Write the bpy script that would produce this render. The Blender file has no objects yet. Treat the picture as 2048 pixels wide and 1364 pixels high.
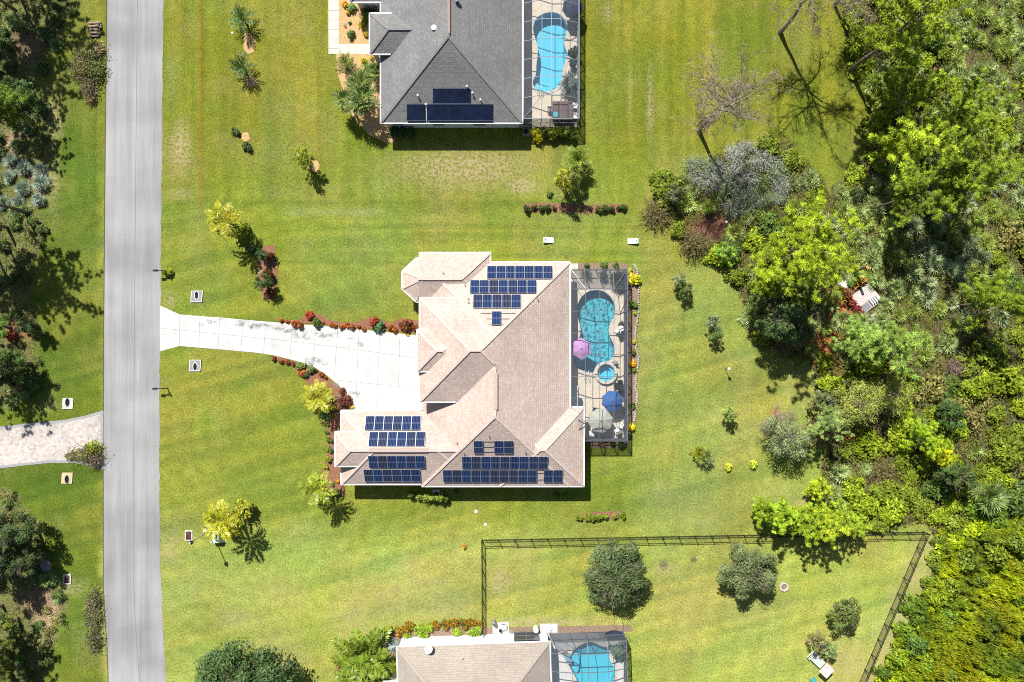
import bpy, math, random
import numpy as np
from mathutils import Vector, Matrix
from mathutils.geometry import tessellate_polygon
random.seed(7)
S, H, CX, CY = 17.5, 78.0, 1024.0, 682.0
sc = bpy.context.scene
COL = sc.collection

def P(px, py, h=0.0):
    """map point (drone map grid) -> world point of something at height h"""
    k = (1 - h / H) / S
    return Vector(((px - CX) * k, (CY - py) * k, h))

def topx(x, y):
    return CX + x * S, CY - y * S

# ------------------------------------------------------------------ materials
def new_mat(name):
    m = bpy.data.materials.new(name); m.use_nodes = True
    nt = m.node_tree; nt.nodes.clear()
    out = nt.nodes.new('ShaderNodeOutputMaterial')
    return m, nt, out

def bsdf(nt, out, rgb=(.5, .5, .5), rough=.7, metal=0., spec=.3):
    b = nt.nodes.new('ShaderNodeBsdfPrincipled')
    b.inputs['Base Color'].default_value = (*rgb, 1)
    b.inputs['Roughness'].default_value = rough
    b.inputs['Metallic'].default_value = metal
    b.inputs['Specular IOR Level'].default_value = spec
    nt.links.new(b.outputs[0], out.inputs[0])
    return b

def plain(name, rgb, rough=.6, metal=0., var=.12, scale=6., spec=.3):
    m, nt, out = new_mat(name)
    b = bsdf(nt, out, rgb, rough, metal, spec)
    tc = nt.nodes.new('ShaderNodeTexCoord')
    n = nt.nodes.new('ShaderNodeTexNoise'); n.inputs['Scale'].default_value = scale; n.inputs['Detail'].default_value = 4
    nt.links.new(tc.outputs['Object'], n.inputs['Vector'])
    r = nt.nodes.new('ShaderNodeValToRGB')
    r.color_ramp.elements[0].position = .3; r.color_ramp.elements[1].position = .7
    r.color_ramp.elements[0].color = (*[c * (1 - var) for c in rgb], 1)
    r.color_ramp.elements[1].color = (*[min(1, c * (1 + var)) for c in rgb], 1)
    nt.links.new(n.outputs['Fac'], r.inputs[0]); nt.links.new(r.outputs[0], b.inputs['Base Color'])
    return m

def mathn(nt, op, a, b=None, c=None):
    n = nt.nodes.new('ShaderNodeMath'); n.operation = op
    for i, v in enumerate((a, b, c)):
        if v is None: continue
        if isinstance(v, (int, float)): n.inputs[i].default_value = v
        else: nt.links.new(v, n.inputs[i])
    return n.outputs[0]

def mixc(nt, fac, a, b, mode='MIX'):
    n = nt.nodes.new('ShaderNodeMix'); n.data_type = 'RGBA'; n.blend_type = mode
    for sock, v in ((n.inputs[0], fac), (n.inputs[6], a), (n.inputs[7], b)):
        if isinstance(v, (int, float)): sock.default_value = v
        elif isinstance(v, tuple): sock.default_value = (*v, 1) if len(v) == 3 else v
        else: nt.links.new(v, sock)
    return n.outputs[2]

def noise(nt, scale, detail=3, vec=None, rough=.5, mapscale=None):
    if vec is None:
        g = nt.nodes.new('ShaderNodeNewGeometry'); vec = g.outputs['Position']
    if mapscale:
        mp = nt.nodes.new('ShaderNodeMapping'); mp.inputs['Scale'].default_value = mapscale
        nt.links.new(vec, mp.inputs[0]); vec = mp.outputs[0]
    n = nt.nodes.new('ShaderNodeTexNoise'); n.inputs['Scale'].default_value = scale
    n.inputs['Detail'].default_value = detail; n.inputs['Roughness'].default_value = rough
    nt.links.new(vec, n.inputs['Vector'])
    return n.outputs['Fac']

def ramp(nt, fac, stops):
    r = nt.nodes.new('ShaderNodeValToRGB'); e = r.color_ramp.elements
    while len(e) < len(stops): e.new(.5)
    for el, (p, c) in zip(e, stops):
        el.position = p; el.color = (*c, 1) if not isinstance(c, (int, float)) else (c, c, c, 1)
    nt.links.new(fac, r.inputs[0])
    return r.outputs[0]

def bump(nt, b, height, strength, dist=.05):
    n = nt.nodes.new('ShaderNodeBump'); n.inputs['Strength'].default_value = strength; n.inputs['Distance'].default_value = dist
    nt.links.new(height, n.inputs['Height']); nt.links.new(n.outputs[0], b.inputs['Normal'])

def leaf_mat(name, trans=.3, gloss=0.):
    m, nt, out = new_mat(name)
    at = nt.nodes.new('ShaderNodeAttribute'); at.attribute_name = 'Col'
    oi = nt.nodes.new('ShaderNodeObjectInfo')
    c = mixc(nt, 1.0, at.outputs['Color'], oi.outputs['Color'], 'MULTIPLY')
    v = mathn(nt, 'MULTIPLY_ADD', oi.outputs['Random'], .3, .85)
    hs = nt.nodes.new('ShaderNodeHueSaturation'); nt.links.new(c, hs.inputs['Color']); nt.links.new(v, hs.inputs['Value'])
    d = nt.nodes.new('ShaderNodeBsdfPrincipled'); d.inputs['Roughness'].default_value = .45
    d.inputs['Specular IOR Level'].default_value = gloss
    t = nt.nodes.new('ShaderNodeBsdfTranslucent'); mx = nt.nodes.new('ShaderNodeMixShader'); mx.inputs[0].default_value = trans
    nt.links.new(hs.outputs[0], d.inputs['Base Color']); nt.links.new(hs.outputs[0], t.inputs['Color'])
    nt.links.new(d.outputs[0], mx.inputs[1]); nt.links.new(t.outputs[0], mx.inputs[2]); nt.links.new(mx.outputs[0], out.inputs[0])
    return m

M = {}
M['leaf'] = leaf_mat('leaf', .2, .15)
M['frond'] = leaf_mat('frond', .18, .5)
M['bark'] = plain('bark', (.17, .13, .10), .9, var=.5, scale=9)
M['deadwood'] = plain('dead_wood', (.25, .21, .185), .9, var=.4, scale=7)
M['white'] = plain('white_paint', (.78, .78, .76), .5, var=.04)
M['cream'] = plain('cream_stucco', (.66, .62, .54), .85, var=.06, scale=3)
M['whitewall'] = plain('white_stucco', (.74, .74, .72), .85, var=.05, scale=3)
M['greywall'] = plain('grey_stucco', (.60, .64, .67), .85, var=.06, scale=3)
M['black'] = plain('black_metal', (.012, .013, .015), .4, .0, var=.2)
M['bronze'] = plain('grey_aluminium', (.17, .19, .215), .4, .3, var=.1)
M['silver'] = plain('pale_aluminium', (.30, .34, .38), .4, .3, var=.1)
M['glass'] = plain('dark_glass', (.03, .04, .05), .08, var=.1, spec=.6)
M['wood'] = plain('weathered_wood', (.54, .49, .46), .8, var=.3, scale=8)
M['woodbrown'] = plain('brown_wood', (.14, .08, .06), .7, var=.25, scale=5)
M['concrete'] = plain('concrete', (.46, .43, .38), .9, var=.15, scale=4)
M['paleconc'] = plain('pale_concrete', (.55, .54, .50), .9, var=.12, scale=3)
M['sandconc'] = plain('sand_coloured_concrete', (.52, .42, .26), .9, var=.1, scale=3)
M['rust'] = plain('rusty_grate', (.10, .045, .04), .8, var=.3)
M['purple'] = plain('mauve_canvas', (.43, .215, .46), .8, var=.05)
M['blue'] = plain('blue_canvas', (.012, .085, .30), .8, var=.12)
M['sage'] = plain('sage_canvas', (.36, .37, .31), .8, var=.05)
M['navy'] = plain('navy_canvas', (.02, .03, .06), .8, var=.1)
M['pale'] = plain('pale_sage_slats', (.48, .53, .50), .6, var=.06)
M['teal'] = plain('teal_plastic', (.05, .33, .36), .5, var=.1)
M['mint'] = plain('mint_painted_board', (.56, .80, .78), .5, var=.08)
M['greenbox'] = plain('pale_green_enamel', (.50, .57, .50), .45, var=.04)
M['orange'] = plain('orange_paint', (.75, .26, .03), .5, var=.1)
M['stone'] = plain('pale_stone', (.52, .48, .42), .9, var=.3, scale=5)
M['edgestone'] = plain('bed_edging_stone', (.36, .33, .28), .9, var=.35, scale=5)
M['greystone'] = plain('grey_stone', (.27, .25, .23), .9, var=.3, scale=3)
M['ringstone'] = plain('dark_ring_stone', (.15, .14, .12), .9, var=.3, scale=3)
M['slate'] = plain('grey_mat', (.22, .22, .23), .9, var=.15, scale=6)
M['log'] = plain('cut_log', (.34, .25, .18), .9, var=.4, scale=6)
M['cap'] = plain('pale_pipe', (.62, .63, .64), .5, var=.05)
M['terracotta'] = plain('clay_pot', (.30, .15, .09), .8, var=.15)
M['header'] = plain('dark_header_pipe', (.03, .05, .09), .5)
M['door'] = plain('garage_door_panel', (.62, .58, .50), .6, var=.03)

def shingle(name, c1, c2, c3, mortar):
    m, nt, out = new_mat(name)
    b = bsdf(nt, out, c1, .9, 0, .2)
    uv = nt.nodes.new('ShaderNodeUVMap'); uv.uv_map = 'UVMap'
    br = nt.nodes.new('ShaderNodeTexBrick')
    br.inputs['Scale'].default_value = 1.0; br.inputs['Mortar Size'].default_value = .012
    br.inputs['Brick Width'].default_value = .34; br.inputs['Row Height'].default_value = .25
    br.inputs['Color1'].default_value = (*c1, 1); br.inputs['Color2'].default_value = (*c2, 1); br.inputs['Mortar'].default_value = (*mortar, 1)
    br.inputs['Bias'].default_value = 0
    nt.links.new(uv.outputs[0], br.inputs['Vector'])
    n = noise(nt, 4.5, 2); k = ramp(nt, n, [(.42, 0.), (.62, 1.)])
    c = mixc(nt, mathn(nt, 'MULTIPLY', k, .55), br.outputs['Color'], c3)
    n2 = noise(nt, .25, 4); c = mixc(nt, 1.0, c, ramp(nt, n2, [(.3, .86), (.7, 1.08)]), 'MULTIPLY')
    nt.links.new(c, b.inputs['Base Color'])
    bump(nt, b, br.outputs['Fac'], -.5, .03)
    return m
M['tanroof'] = shingle('tan_shingles', (.505, .39, .335), (.605, .51, .455), (.44, .338, .288), (.27, .20, .165))
M['greyroof'] = shingle('grey_shingles', (.205, .205, .205), (.262, .262, .26), (.16, .16, .162), (.085, .08, .08))
M['beigeroof'] = shingle('beige_shingles', (.345, .30, .255), (.40, .35, .30), (.30, .26, .225), (.19, .16, .14))
M['tancap'] = plain('tan_ridge_cap', (.56, .46, .40), .9, var=.18, scale=5)
M['greycap'] = plain('grey_ridge_cap', (.215, .205, .195), .9, var=.15, scale=5)
M['beigecap'] = plain('beige_ridge_cap', (.36, .315, .27), .9, var=.1, scale=5)
M['pinkmetal'] = plain('pinkish_ridge_vent', (.34, .22, .20), .8, var=.1)

def lawn_mat():
    m, nt, out = new_mat('lawn_grass'); b = bsdf(nt, out, (.1, .15, .03), .95, 0, .1)
    at = nt.nodes.new('ShaderNodeAttribute'); at.attribute_name = 'Col'
    n1 = noise(nt, 5.2, 4, rough=.75); n2 = noise(nt, 1.1, 4); n3 = noise(nt, 11., 2)
    c = mixc(nt, 1.0, at.outputs['Color'], ramp(nt, n1, [(.34, .56), (.5, .98), (.68, 1.48)]), 'MULTIPLY')
    c = mixc(nt, 1.0, c, ramp(nt, n2, [(.3, .86), (.7, 1.14)]), 'MULTIPLY')
    c = mixc(nt, 1.0, c, ramp(nt, n3, [(.3, (.72, .80, .7)), (.7, (1.3, 1.2, 1.25))]), 'MULTIPLY')
    # pale dead blades mixed in where the turf is thin (alpha of the colour layer)
    dry = mathn(nt, 'MULTIPLY', at.outputs['Alpha'], ramp(nt, noise(nt, 2.6, 5, rough=.8), [(.42, 0.), (.56, 1.)]))
    c = mixc(nt, dry, c, (.37, .30, .17))
    nt.links.new(c, b.inputs['Base Color'])
    bump(nt, b, n1, .55, .10)
    return m
M['lawn'] = lawn_mat()

def road_mat():
    m, nt, out = new_mat('worn_asphalt'); b = bsdf(nt, out, (.26, .26, .26), .9, 0, .2)
    a = noise(nt, .9, 4, mapscale=(1, .08, 1)); c = ramp(nt, a, [(.3, (.265, .265, .268)), (.7, (.352, .352, .352))])
    l = noise(nt, .16, 2, mapscale=(.6, 1, 1)); c = mixc(nt, 1.0, c, ramp(nt, l, [(.35, .80), (.6, 1.07)]), 'MULTIPLY')
    s = noise(nt, 2.2, 3, mapscale=(2, .03, 1)); c = mixc(nt, 1.0, c, ramp(nt, s, [(.35, .94), (.6, 1.03)]), 'MULTIPLY')
    f = noise(nt, 9, 3); c = mixc(nt, 1.0, c, ramp(nt, f, [(.3, .86), (.7, 1.1)]), 'MULTIPLY')
    nt.links.new(c, b.inputs['Base Color']); bump(nt, b, f, .2, .02)
    return m
M['road'] = road_mat()

def conc_mat(name, base, stain, lo=.5, hi=.72, sc_=.35, fine=.12):
    m, nt, out = new_mat(name); b = bsdf(nt, out, base, .85, 0, .2)
    n = noise(nt, sc_, 6, rough=.65); c = mixc(nt, ramp(nt, n, [(lo, 0.), (hi, 1.)]), base, stain)
    f = noise(nt, 5, 4); c = mixc(nt, 1.0, c, ramp(nt, f, [(.3, 1 - fine), (.7, 1 + fine)]), 'MULTIPLY')
    nt.links.new(c, b.inputs['Base Color'])
    return m
M['drive'] = conc_mat('driveway_concrete', (.56, .555, .54), (.42, .42, .405), .50, .72)
M['walk'] = conc_mat('walkway_concrete', (.60, .56, .48), (.42, .39, .34), .5, .72, .8)
M['deck'] = conc_mat('tan_pool_deck', (.57, .495, .395), (.51, .44, .35), .45, .7)
M['deckw'] = conc_mat('pale_pool_deck', (.52, .52, .51), (.45, .45, .445), .45, .7)
M['joint'] = plain('slab_joint', (.22, .215, .20), .9)
M['stain'] = plain('mildew_stain', (.36, .36, .34), .9, var=.2)

def paver_mat():
    m, nt, out = new_mat('mixed_pavers'); b = bsdf(nt, out, (.4, .35, .3), .85, 0, .2)
    g = nt.nodes.new('ShaderNodeNewGeometry')
    v = nt.nodes.new('ShaderNodeTexVoronoi'); v.inputs['Scale'].default_value = 4.2; nt.links.new(g.outputs['Position'], v.inputs['Vector'])
    sp = nt.nodes.new('ShaderNodeSeparateColor'); nt.links.new(v.outputs['Color'], sp.inputs[0])
    c = ramp(nt, sp.outputs[0], [(0., (.40, .33, .28)), (.4, (.50, .44, .39)), (.7, (.46, .45, .45)), (1., (.58, .53, .48))])
    c = mixc(nt, 1.0, c, ramp(nt, noise(nt, .35, 4), [(.3, .85), (.7, 1.12)]), 'MULTIPLY')
    nt.links.new(c, b.inputs['Base Color']); return m
M['paver'] = paver_mat()
M['paveredge'] = plain('grey_edge_pavers', (.30, .30, .31), .9, var=.15)

def mulch(name, c1, c2, c3):
    m, nt, out = new_mat(name); b = bsdf(nt, out, c1, .95, 0, .1)
    n = noise(nt, 7, 5, rough=.7); c = ramp(nt, n, [(.3, c2), (.5, c1), (.7, c3)])
    nt.links.new(c, b.inputs['Base Color']); bump(nt, b, n, .8, .06); return m
M['redmulch'] = mulch('red_mulch', (.25, .115, .07), (.12, .06, .038), (.38, .23, .155))
M['tanmulch'] = mulch('straw_mulch', (.52, .34, .16), (.30, .17, .07), (.66, .48, .27))
M['brownmulch'] = mulch('brown_mulch', (.25, .17, .12), (.12, .08, .06), (.38, .30, .23))

def screen_mat(name, rgb, a):
    m, nt, out = new_mat(name)
    t = nt.nodes.new('ShaderNodeBsdfTransparent'); d = nt.nodes.new('ShaderNodeBsdfDiffuse'); d.inputs[0].default_value = (*rgb, 1)
    x = nt.nodes.new('ShaderNodeMixShader'); x.inputs[0].default_value = a
    nt.links.new(t.outputs[0], x.inputs[1]); nt.links.new(d.outputs[0], x.inputs[2]); nt.links.new(x.outputs[0], out.inputs[0])
    return m
M['screen'] = screen_mat('insect_screen', (.27, .30, .34), .13)
M['sidescreen'] = screen_mat('side_insect_screen', (.085, .10, .13), .62)

def water_mat(name, tint, caustic_scale):
    m, nt, out = new_mat(name)
    g = nt.nodes.new('ShaderNodeNewGeometry')
    t = nt.nodes.new('ShaderNodeBsdfTransparent'); gl = nt.nodes.new('ShaderNodeBsdfGlossy'); gl.inputs['Roughness'].default_value = .03
    fr = nt.nodes.new('ShaderNodeFresnel'); fr.inputs['IOR'].default_value = 1.33
    w = nt.nodes.new('ShaderNodeTexNoise'); w.inputs['Scale'].default_value = 1.2; w.inputs['Detail'].default_value = 2
    nt.links.new(g.outputs['Position'], w.inputs['Vector'])
    bp = nt.nodes.new('ShaderNodeBump'); bp.inputs['Strength'].default_value = .25; bp.inputs['Distance'].default_value = .05
    nt.links.new(w.outputs['Fac'], bp.inputs['Height']); nt.links.new(bp.outputs[0], gl.inputs['Normal']); nt.links.new(bp.outputs[0], fr.inputs['Normal'])
    t.inputs[0].default_value = (*tint, 1)
    if caustic_scale:
        # sun caustics painted into the transparent tint as a bright web with darker cells
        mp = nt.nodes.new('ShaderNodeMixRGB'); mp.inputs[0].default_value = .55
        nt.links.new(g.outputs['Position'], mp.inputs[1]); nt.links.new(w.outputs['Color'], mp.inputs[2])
        v = nt.nodes.new('ShaderNodeTexVoronoi'); v.feature = 'DISTANCE_TO_EDGE'; v.inputs['Scale'].default_value = caustic_scale
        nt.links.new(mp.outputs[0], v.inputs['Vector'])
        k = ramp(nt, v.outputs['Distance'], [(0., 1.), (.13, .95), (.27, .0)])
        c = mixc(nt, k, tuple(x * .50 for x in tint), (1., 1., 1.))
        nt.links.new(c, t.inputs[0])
    x = nt.nodes.new('ShaderNodeMixShader')
    nt.links.new(fr.outputs[0], x.inputs[0]); nt.links.new(t.outputs[0], x.inputs[1]); nt.links.new(gl.outputs[0], x.inputs[2]); nt.links.new(x.outputs[0], out.inputs[0])
    return m
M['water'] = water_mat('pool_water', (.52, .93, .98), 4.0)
M['calmwater'] = water_mat('calm_pool_water', (.70, .95, .98), 0)
M['basin'] = plain('aqua_pebble_finish', (.05, .39, .49), .6, var=.2, scale=7)
M['palebasin'] = plain('pale_blue_plaster', (.16, .50, .64), .6, var=.05, scale=4)
M['speckbasin'] = plain('speckled_blue_plaster', (.10, .46, .58), .6, var=.25, scale=9)
M['coping'] = plain('pool_coping', (.50, .45, .38), .8, var=.08)

def pv_mat():
    m, nt, out = new_mat('solar_cells'); b = bsdf(nt, out, (.01, .03, .1), .07, 0, .12)
    uv = nt.nodes.new('ShaderNodeTexCoord'); s = nt.nodes.new('ShaderNodeSeparateXYZ'); nt.links.new(uv.outputs['Object'], s.inputs[0])
    u = mathn(nt, 'FRACT', mathn(nt, 'MULTIPLY', mathn(nt, 'ADD', s.outputs[0], .474), 6 / .948))
    ed = mathn(nt, 'GREATER_THAN', mathn(nt, 'ABSOLUTE', mathn(nt, 'SUBTRACT', u, .5)), .43)
    mid = mathn(nt, 'LESS_THAN', mathn(nt, 'ABSOLUTE', s.outputs[1]), .022)
    oi = nt.nodes.new('ShaderNodeObjectInfo')
    base = ramp(nt, oi.outputs['Random'], [(0., (.007, .02, .075)), (.35, (.008, .028, .10)), (.7, (.018, .022, .05)), (1., (.008, .025, .09))])
    c = mixc(nt, ed, base, (.11, .13, .18)); c = mixc(nt, mid, c, (.24, .27, .33))
    nt.links.new(c, b.inputs['Base Color']); return m
M['pv'] = pv_mat()
M['pvframe'] = plain('aluminium_frame', (.36, .37, .40), .4, .2, var=.05)
M['matpanel'] = plain('black_pool_heating_mat', (.006, .014, .045), .55, var=.4, scale=1.5)

# ------------------------------------------------------------------ mesh helpers
def npmesh(name, V, Fs, col=None, mat=None, uv=None, smooth=False):
    """V (n,3); Fs list of (m,k) int arrays; col (n,4) point colour"""
    V = np.asarray(V, np.float32)
    me = bpy.data.meshes.new(name); me.vertices.add(len(V)); me.vertices.foreach_set('co', V.ravel())
    if not isinstance(Fs, (list, tuple)): Fs = [Fs]
    Fs = [np.asarray(f, np.int32) for f in Fs if len(f)]
    tot = np.concatenate([np.full(len(f), f.shape[1], np.int32) for f in Fs])
    lv = np.concatenate([f.ravel() for f in Fs])
    st = np.concatenate([[0], np.cumsum(tot)[:-1]]).astype(np.int32)
    me.loops.add(len(lv)); me.loops.foreach_set('vertex_index', lv)
    me.polygons.add(len(tot)); me.polygons.foreach_set('loop_start', st)
    if smooth: me.polygons.foreach_set('use_smooth', np.ones(len(tot), bool))
    if col is not None:
        a = me.color_attributes.new('Col', 'FLOAT_COLOR', 'POINT')
        c = np.asarray(col, np.float32)
        if c.shape[1] == 3: c = np.hstack([c, np.ones((len(c), 1), np.float32)])
        a.data.foreach_set('color', c.ravel())
    if mat: me.materials.append(mat)
    me.update(calc_edges=True); me.validate()
    return me

class MB:
    """collects hard-surface shapes and builds one mesh"""
    def __init__(s): s.v = []; s.f = []; s.uv = []
    def poly(s, pts, uv=None):
        i = len(s.v); s.v += [tuple(p) for p in pts]; s.f.append(list(range(i, i + len(pts))))
        s.uv.append(uv or [(p[0], p[1]) for p in pts])
    def box(s, c, size, rz=0., m=None):
        x, y, z = [d / 2 for d in size]
        pts = [Vector((a * x, b * y, d * z)) for d in (-1, 1) for a, b in ((-1, -1), (1, -1), (1, 1), (-1, 1))]
        if rz: R = Matrix.Rotation(rz, 3, 'Z'); pts = [R @ p for p in pts]
        if m is not None: pts = [m @ p for p in pts]
        pts = [p + Vector(c) for p in pts]
        for q in ((3, 2, 1, 0), (4, 5, 6, 7), (0, 1, 5, 4), (1, 2, 6, 5), (2, 3, 7, 6), (3, 0, 4, 7)):
            s.poly([pts[i] for i in q])
    def bar(s, a, b, w, h=None, up=(0, 0, 1)):
        a, b = Vector(a), Vector(b); d = b - a; L = d.length
        if L < 1e-6: return
        d.normalize(); upv = Vector(up)
        if abs(d.dot(upv)) > .98: upv = Vector((0, 1, 0))
        sd = d.cross(upv).normalized(); u = sd.cross(d)
        h = h or w
        q = [(-1, -1), (1, -1), (1, 1), (-1, 1)]
        A = [a + sd * (i * w / 2) + u * (j * h / 2) for i, j in q]; B = [b + sd * (i * w / 2) + u * (j * h / 2) for i, j in q]
        for k in range(4): s.poly([A[k], A[(k + 1) % 4], B[(k + 1) % 4], B[k]])
        s.poly(A[::-1]); s.poly(B)
    def tube(s, pts, rad, n=6, cap=True):
        pts = [Vector(p) for p in pts]; rad = rad if hasattr(rad, '__len__') else [rad] * len(pts)
        rings = []
        for i, p in enumerate(pts):
            d = (pts[min(i + 1, len(pts) - 1)] - pts[max(i - 1, 0)]).normalized()
            a = Vector((0, 0, 1)) if abs(d.z) < .9 else Vector((1, 0, 0))
            x = d.cross(a).normalized(); y = d.cross(x)
            rings.append([p + (x * math.cos(t) + y * math.sin(t)) * rad[i] for t in [2 * math.pi * k / n for k in range(n)]])
        for A, B in zip(rings, rings[1:]):
            for k in range(n): s.poly([A[k], A[(k + 1) % n], B[(k + 1) % n], B[k]])
        if cap: s.poly(rings[0]); s.poly(rings[-1][::-1])
    def lathe(s, prof, n=16, c=(0, 0, 0)):
        c = Vector(c)
        R = [[c + Vector((r * math.cos(t), r * math.sin(t), z)) for t in [2 * math.pi * k / n for k in range(n)]] for r, z in prof]
        for A, B in zip(R, R[1:]):
            for k in range(n): s.poly([A[k], A[(k + 1) % n], B[(k + 1) % n], B[k]])
        if prof[0][0] > 1e-3: s.poly(R[0][::-1])
        if prof[-1][0] > 1e-3: s.poly(R[-1])
    def tess(s, loops, z):
        L = [[Vector((p[0], p[1], 0)) for p in l] for l in loops]; flat = [p for l in L for p in l]
        for t in tessellate_polygon(L):
            pts = [flat[i] for i in t]
            if (pts[1] - pts[0]).cross(pts[2] - pts[0]).z < 0: pts = pts[::-1]
            s.poly([(p.x, p.y, z(p.x, p.y) if callable(z) else z) for p in pts])
    def prism(s, loop, z0, z1):
        a = sum(loop[i][0] * loop[(i + 1) % len(loop)][1] - loop[(i + 1) % len(loop)][0] * loop[i][1] for i in range(len(loop)))
        if a < 0: loop = loop[::-1]
        s.tess([loop], z1); n = len(loop)
        for i in range(n):
            p, q = loop[i], loop[(i + 1) % n]
            s.poly([(p[0], p[1], z0), (q[0], q[1], z0), (q[0], q[1], z1), (p[0], p[1], z1)])
    def build(s, name, mat, parent=None, loc=None, smooth=False):
        me = bpy.data.meshes.new(name); me.from_pydata(s.v, [], s.f)
        ul = me.uv_layers.new(name='UVMap'); ul.data.foreach_set('uv', np.array([c for f in s.uv for c in f], np.float32).ravel())
        me.materials.append(mat)
        if smooth: me.polygons.foreach_set('use_smooth', np.ones(len(me.polygons), bool))
        me.update()
        return add(name, me, parent, loc)

def add(name, me, parent=None, loc=None, rz=0., sca=None, color=None):
    o = bpy.data.objects.new(name, me); COL.objects.link(o)
    if parent: o.parent = parent
    if loc is not None: o.location = loc
    if rz: o.rotation_euler = (0, 0, rz)
    if sca is not None: o.scale = sca if hasattr(sca, '__len__') else (sca,) * 3
    if color: o.color = (*color, 1)
    return o

ALL = []
def tag(o, label=None, cat=None, group=None, kind=None):
    if label: o['label'] = label; ALL.append(o)
    if cat: o['category'] = cat
    if group: o['group'] = group
    if kind: o['kind'] = kind
    return o
def thing(name, label, cat, loc=(0, 0, 0), rz=0., group=None):
    o = add(name, None, None, loc, rz); o.empty_display_size = .3
    return tag(o, label, cat, group)
ORD = ['first', 'second', 'third', 'fourth', 'fifth', 'sixth', 'seventh', 'eighth', 'ninth', 'tenth', 'eleventh', 'twelfth', 'thirteenth', 'fourteenth', 'fifteenth']

# ------------------------------------------------------------------ camera, light
cam = bpy.data.cameras.new('camera'); cam.sensor_width = 36; cam.lens = 36 * H / (2048 / S); cam.clip_end = 3000
co = bpy.data.objects.new('camera', cam); COL.objects.link(co); co.location = (0, 0, H); sc.camera = co
EL = math.radians(48.5); az = Vector((-.41, .912, 0)).normalized()
sd = Vector((az.x * math.cos(EL), az.y * math.cos(EL), math.sin(EL)))
sun = bpy.data.lights.new('sun', 'SUN'); sun.energy = 5.0; sun.angle = math.radians(.53); sun.color = (1, .965, .90)
so = bpy.data.objects.new('sun', sun); COL.objects.link(so); so.rotation_euler = sd.to_track_quat('Z', 'Y').to_euler(); so.location = (0, 0, 60)
w = bpy.data.worlds.new('World'); sc.world = w; w.use_nodes = True; nt = w.node_tree
bg = nt.nodes['Background']; sky = nt.nodes.new('ShaderNodeTexSky'); sky.sky_type = 'NISHITA'; sky.sun_disc = False
sky.sun_elevation = EL; sky.sun_rotation = math.atan2(az.x, az.y); nt.links.new(sky.outputs[0], bg.inputs[0]); bg.inputs[1].default_value = .05
sc.view_settings.view_transform = 'Standard'; sc.view_settings.look = 'None'; sc.view_settings.exposure = .60; sc.view_settings.gamma = 1
sc.cycles.use_denoising = False; sc.cycles.filter_width = 1.05; sc.cycles.sample_clamp_indirect = 4
sc.cycles.max_bounces = 6; sc.cycles.transparent_max_bounces = 12; sc.cycles.diffuse_bounces = 3
#@@PART2
# ------------------------------------------------------------------ ground
def G2(px, py, h=0): p = P(px, py, h); return (p.x, p.y)
def vnoise(x, y, s, seed):
    g = np.random.RandomState(seed).rand(64, 64); x = x / s + 1000; y = y / s + 1000
    i = np.floor(x).astype(int); j = np.floor(y).astype(int); fx = x - i; fy = y - j
    fx = fx * fx * (3 - 2 * fx); fy = fy * fy * (3 - 2 * fy)
    a = g[i % 64, j % 64]; b = g[(i + 1) % 64, j % 64]; c = g[i % 64, (j + 1) % 64]; d = g[(i + 1) % 64, (j + 1) % 64]
    return (a * (1 - fx) + b * fx) * (1 - fy) + (c * (1 - fx) + d * fx) * fy
def inpoly(x, y, poly):
    r = np.zeros(x.shape, bool); n = len(poly)
    for i in range(n):
        x0, y0 = poly[i]; x1, y1 = poly[(i + 1) % n]
        if y0 == y1: continue
        c = ((y0 > y) != (y1 > y)) & (x < (x1 - x0) * (y - y0) / (y1 - y0) + x0); r ^= c
    return r
WOODS = [(1700, -900), (1690, 60), (1712, 140), (1760, 190), (1740, 285), (1700, 345), (1660, 388), (1630, 350), (1590, 300), (1540, 275), (1490, 290),
         (1420, 320), (1350, 350), (1310, 390), (1312, 425), (1350, 455), (1385, 490), (1430, 520), (1465, 545), (1488, 590), (1495, 640), (1520, 690), (1570, 715), (1620, 735),
         (1632, 800), (1640, 870), (1650, 930), (1640, 965), (1655, 1010), (1700, 1035), (1760, 1052), (1850, 1045), (1885, 1085), (1832, 1220), (1776, 1364), (1630, 1800), (8000, 1800), (8000, -900)]
LEFTW = [[(-9000, -900), (190, -900), (160, -20), (120, 70), (90, 130), (55, 160), (80, 200), (112, 285), (95, 340), (75, 400), (85, 480), (62, 560), (78, 660), (70, 760), (35, 815), (-9000, 830)],
         [(-9000, 980), (20, 975), (82, 1050), (98, 1150), (135, 1190), (105, 1290), (85, 1364), (60, 1800), (-9000, 1800)]]
HOLES = [(1121, 545, 1246, 873), (1048, -140, 1152, 250), (1104, 1274, 1240, 1690)]
def axis(lo, hi, step, far): return np.concatenate([-np.array(far)[::-1] + lo, np.arange(lo, hi, step), hi + np.array(far)])
gx = axis(-66, 66, .36, [.5, 2, 6, 15, 40, 100, 250, 600, 1400]); gy = axis(-45, 45, .36, [.5, 2, 6, 15, 40, 100, 250, 600, 1400])
XX, YY = np.meshgrid(gx, gy, indexing='ij'); PX = CX + XX * S; PY = CY - YY * S
jx = PX + (vnoise(PX, PY, 22, 1) - .5) * 22; jy = PY + (vnoise(PX, PY, 22, 2) - .5) * 22
def lerp(a, b, t): return a + (b - a) * t[..., None]
C3 = lambda r, g, b: np.array([r, g, b], float)
base = np.zeros(XX.shape + (3,)) + C3(.178, .216, .030)
def sm(v, a, b): t = np.clip((v - a) / (b - a), 0, 1); return t * t * (3 - 2 * t)
base = lerp(base, C3(.160, .183, .020), 1 - sm(jy, 250, 430))                       # olive lot at the top
base = lerp(base, C3(.268, .312, .070), sm(jy, 1015, 1110) * .85)                         # paler lot at the bottom
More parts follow.
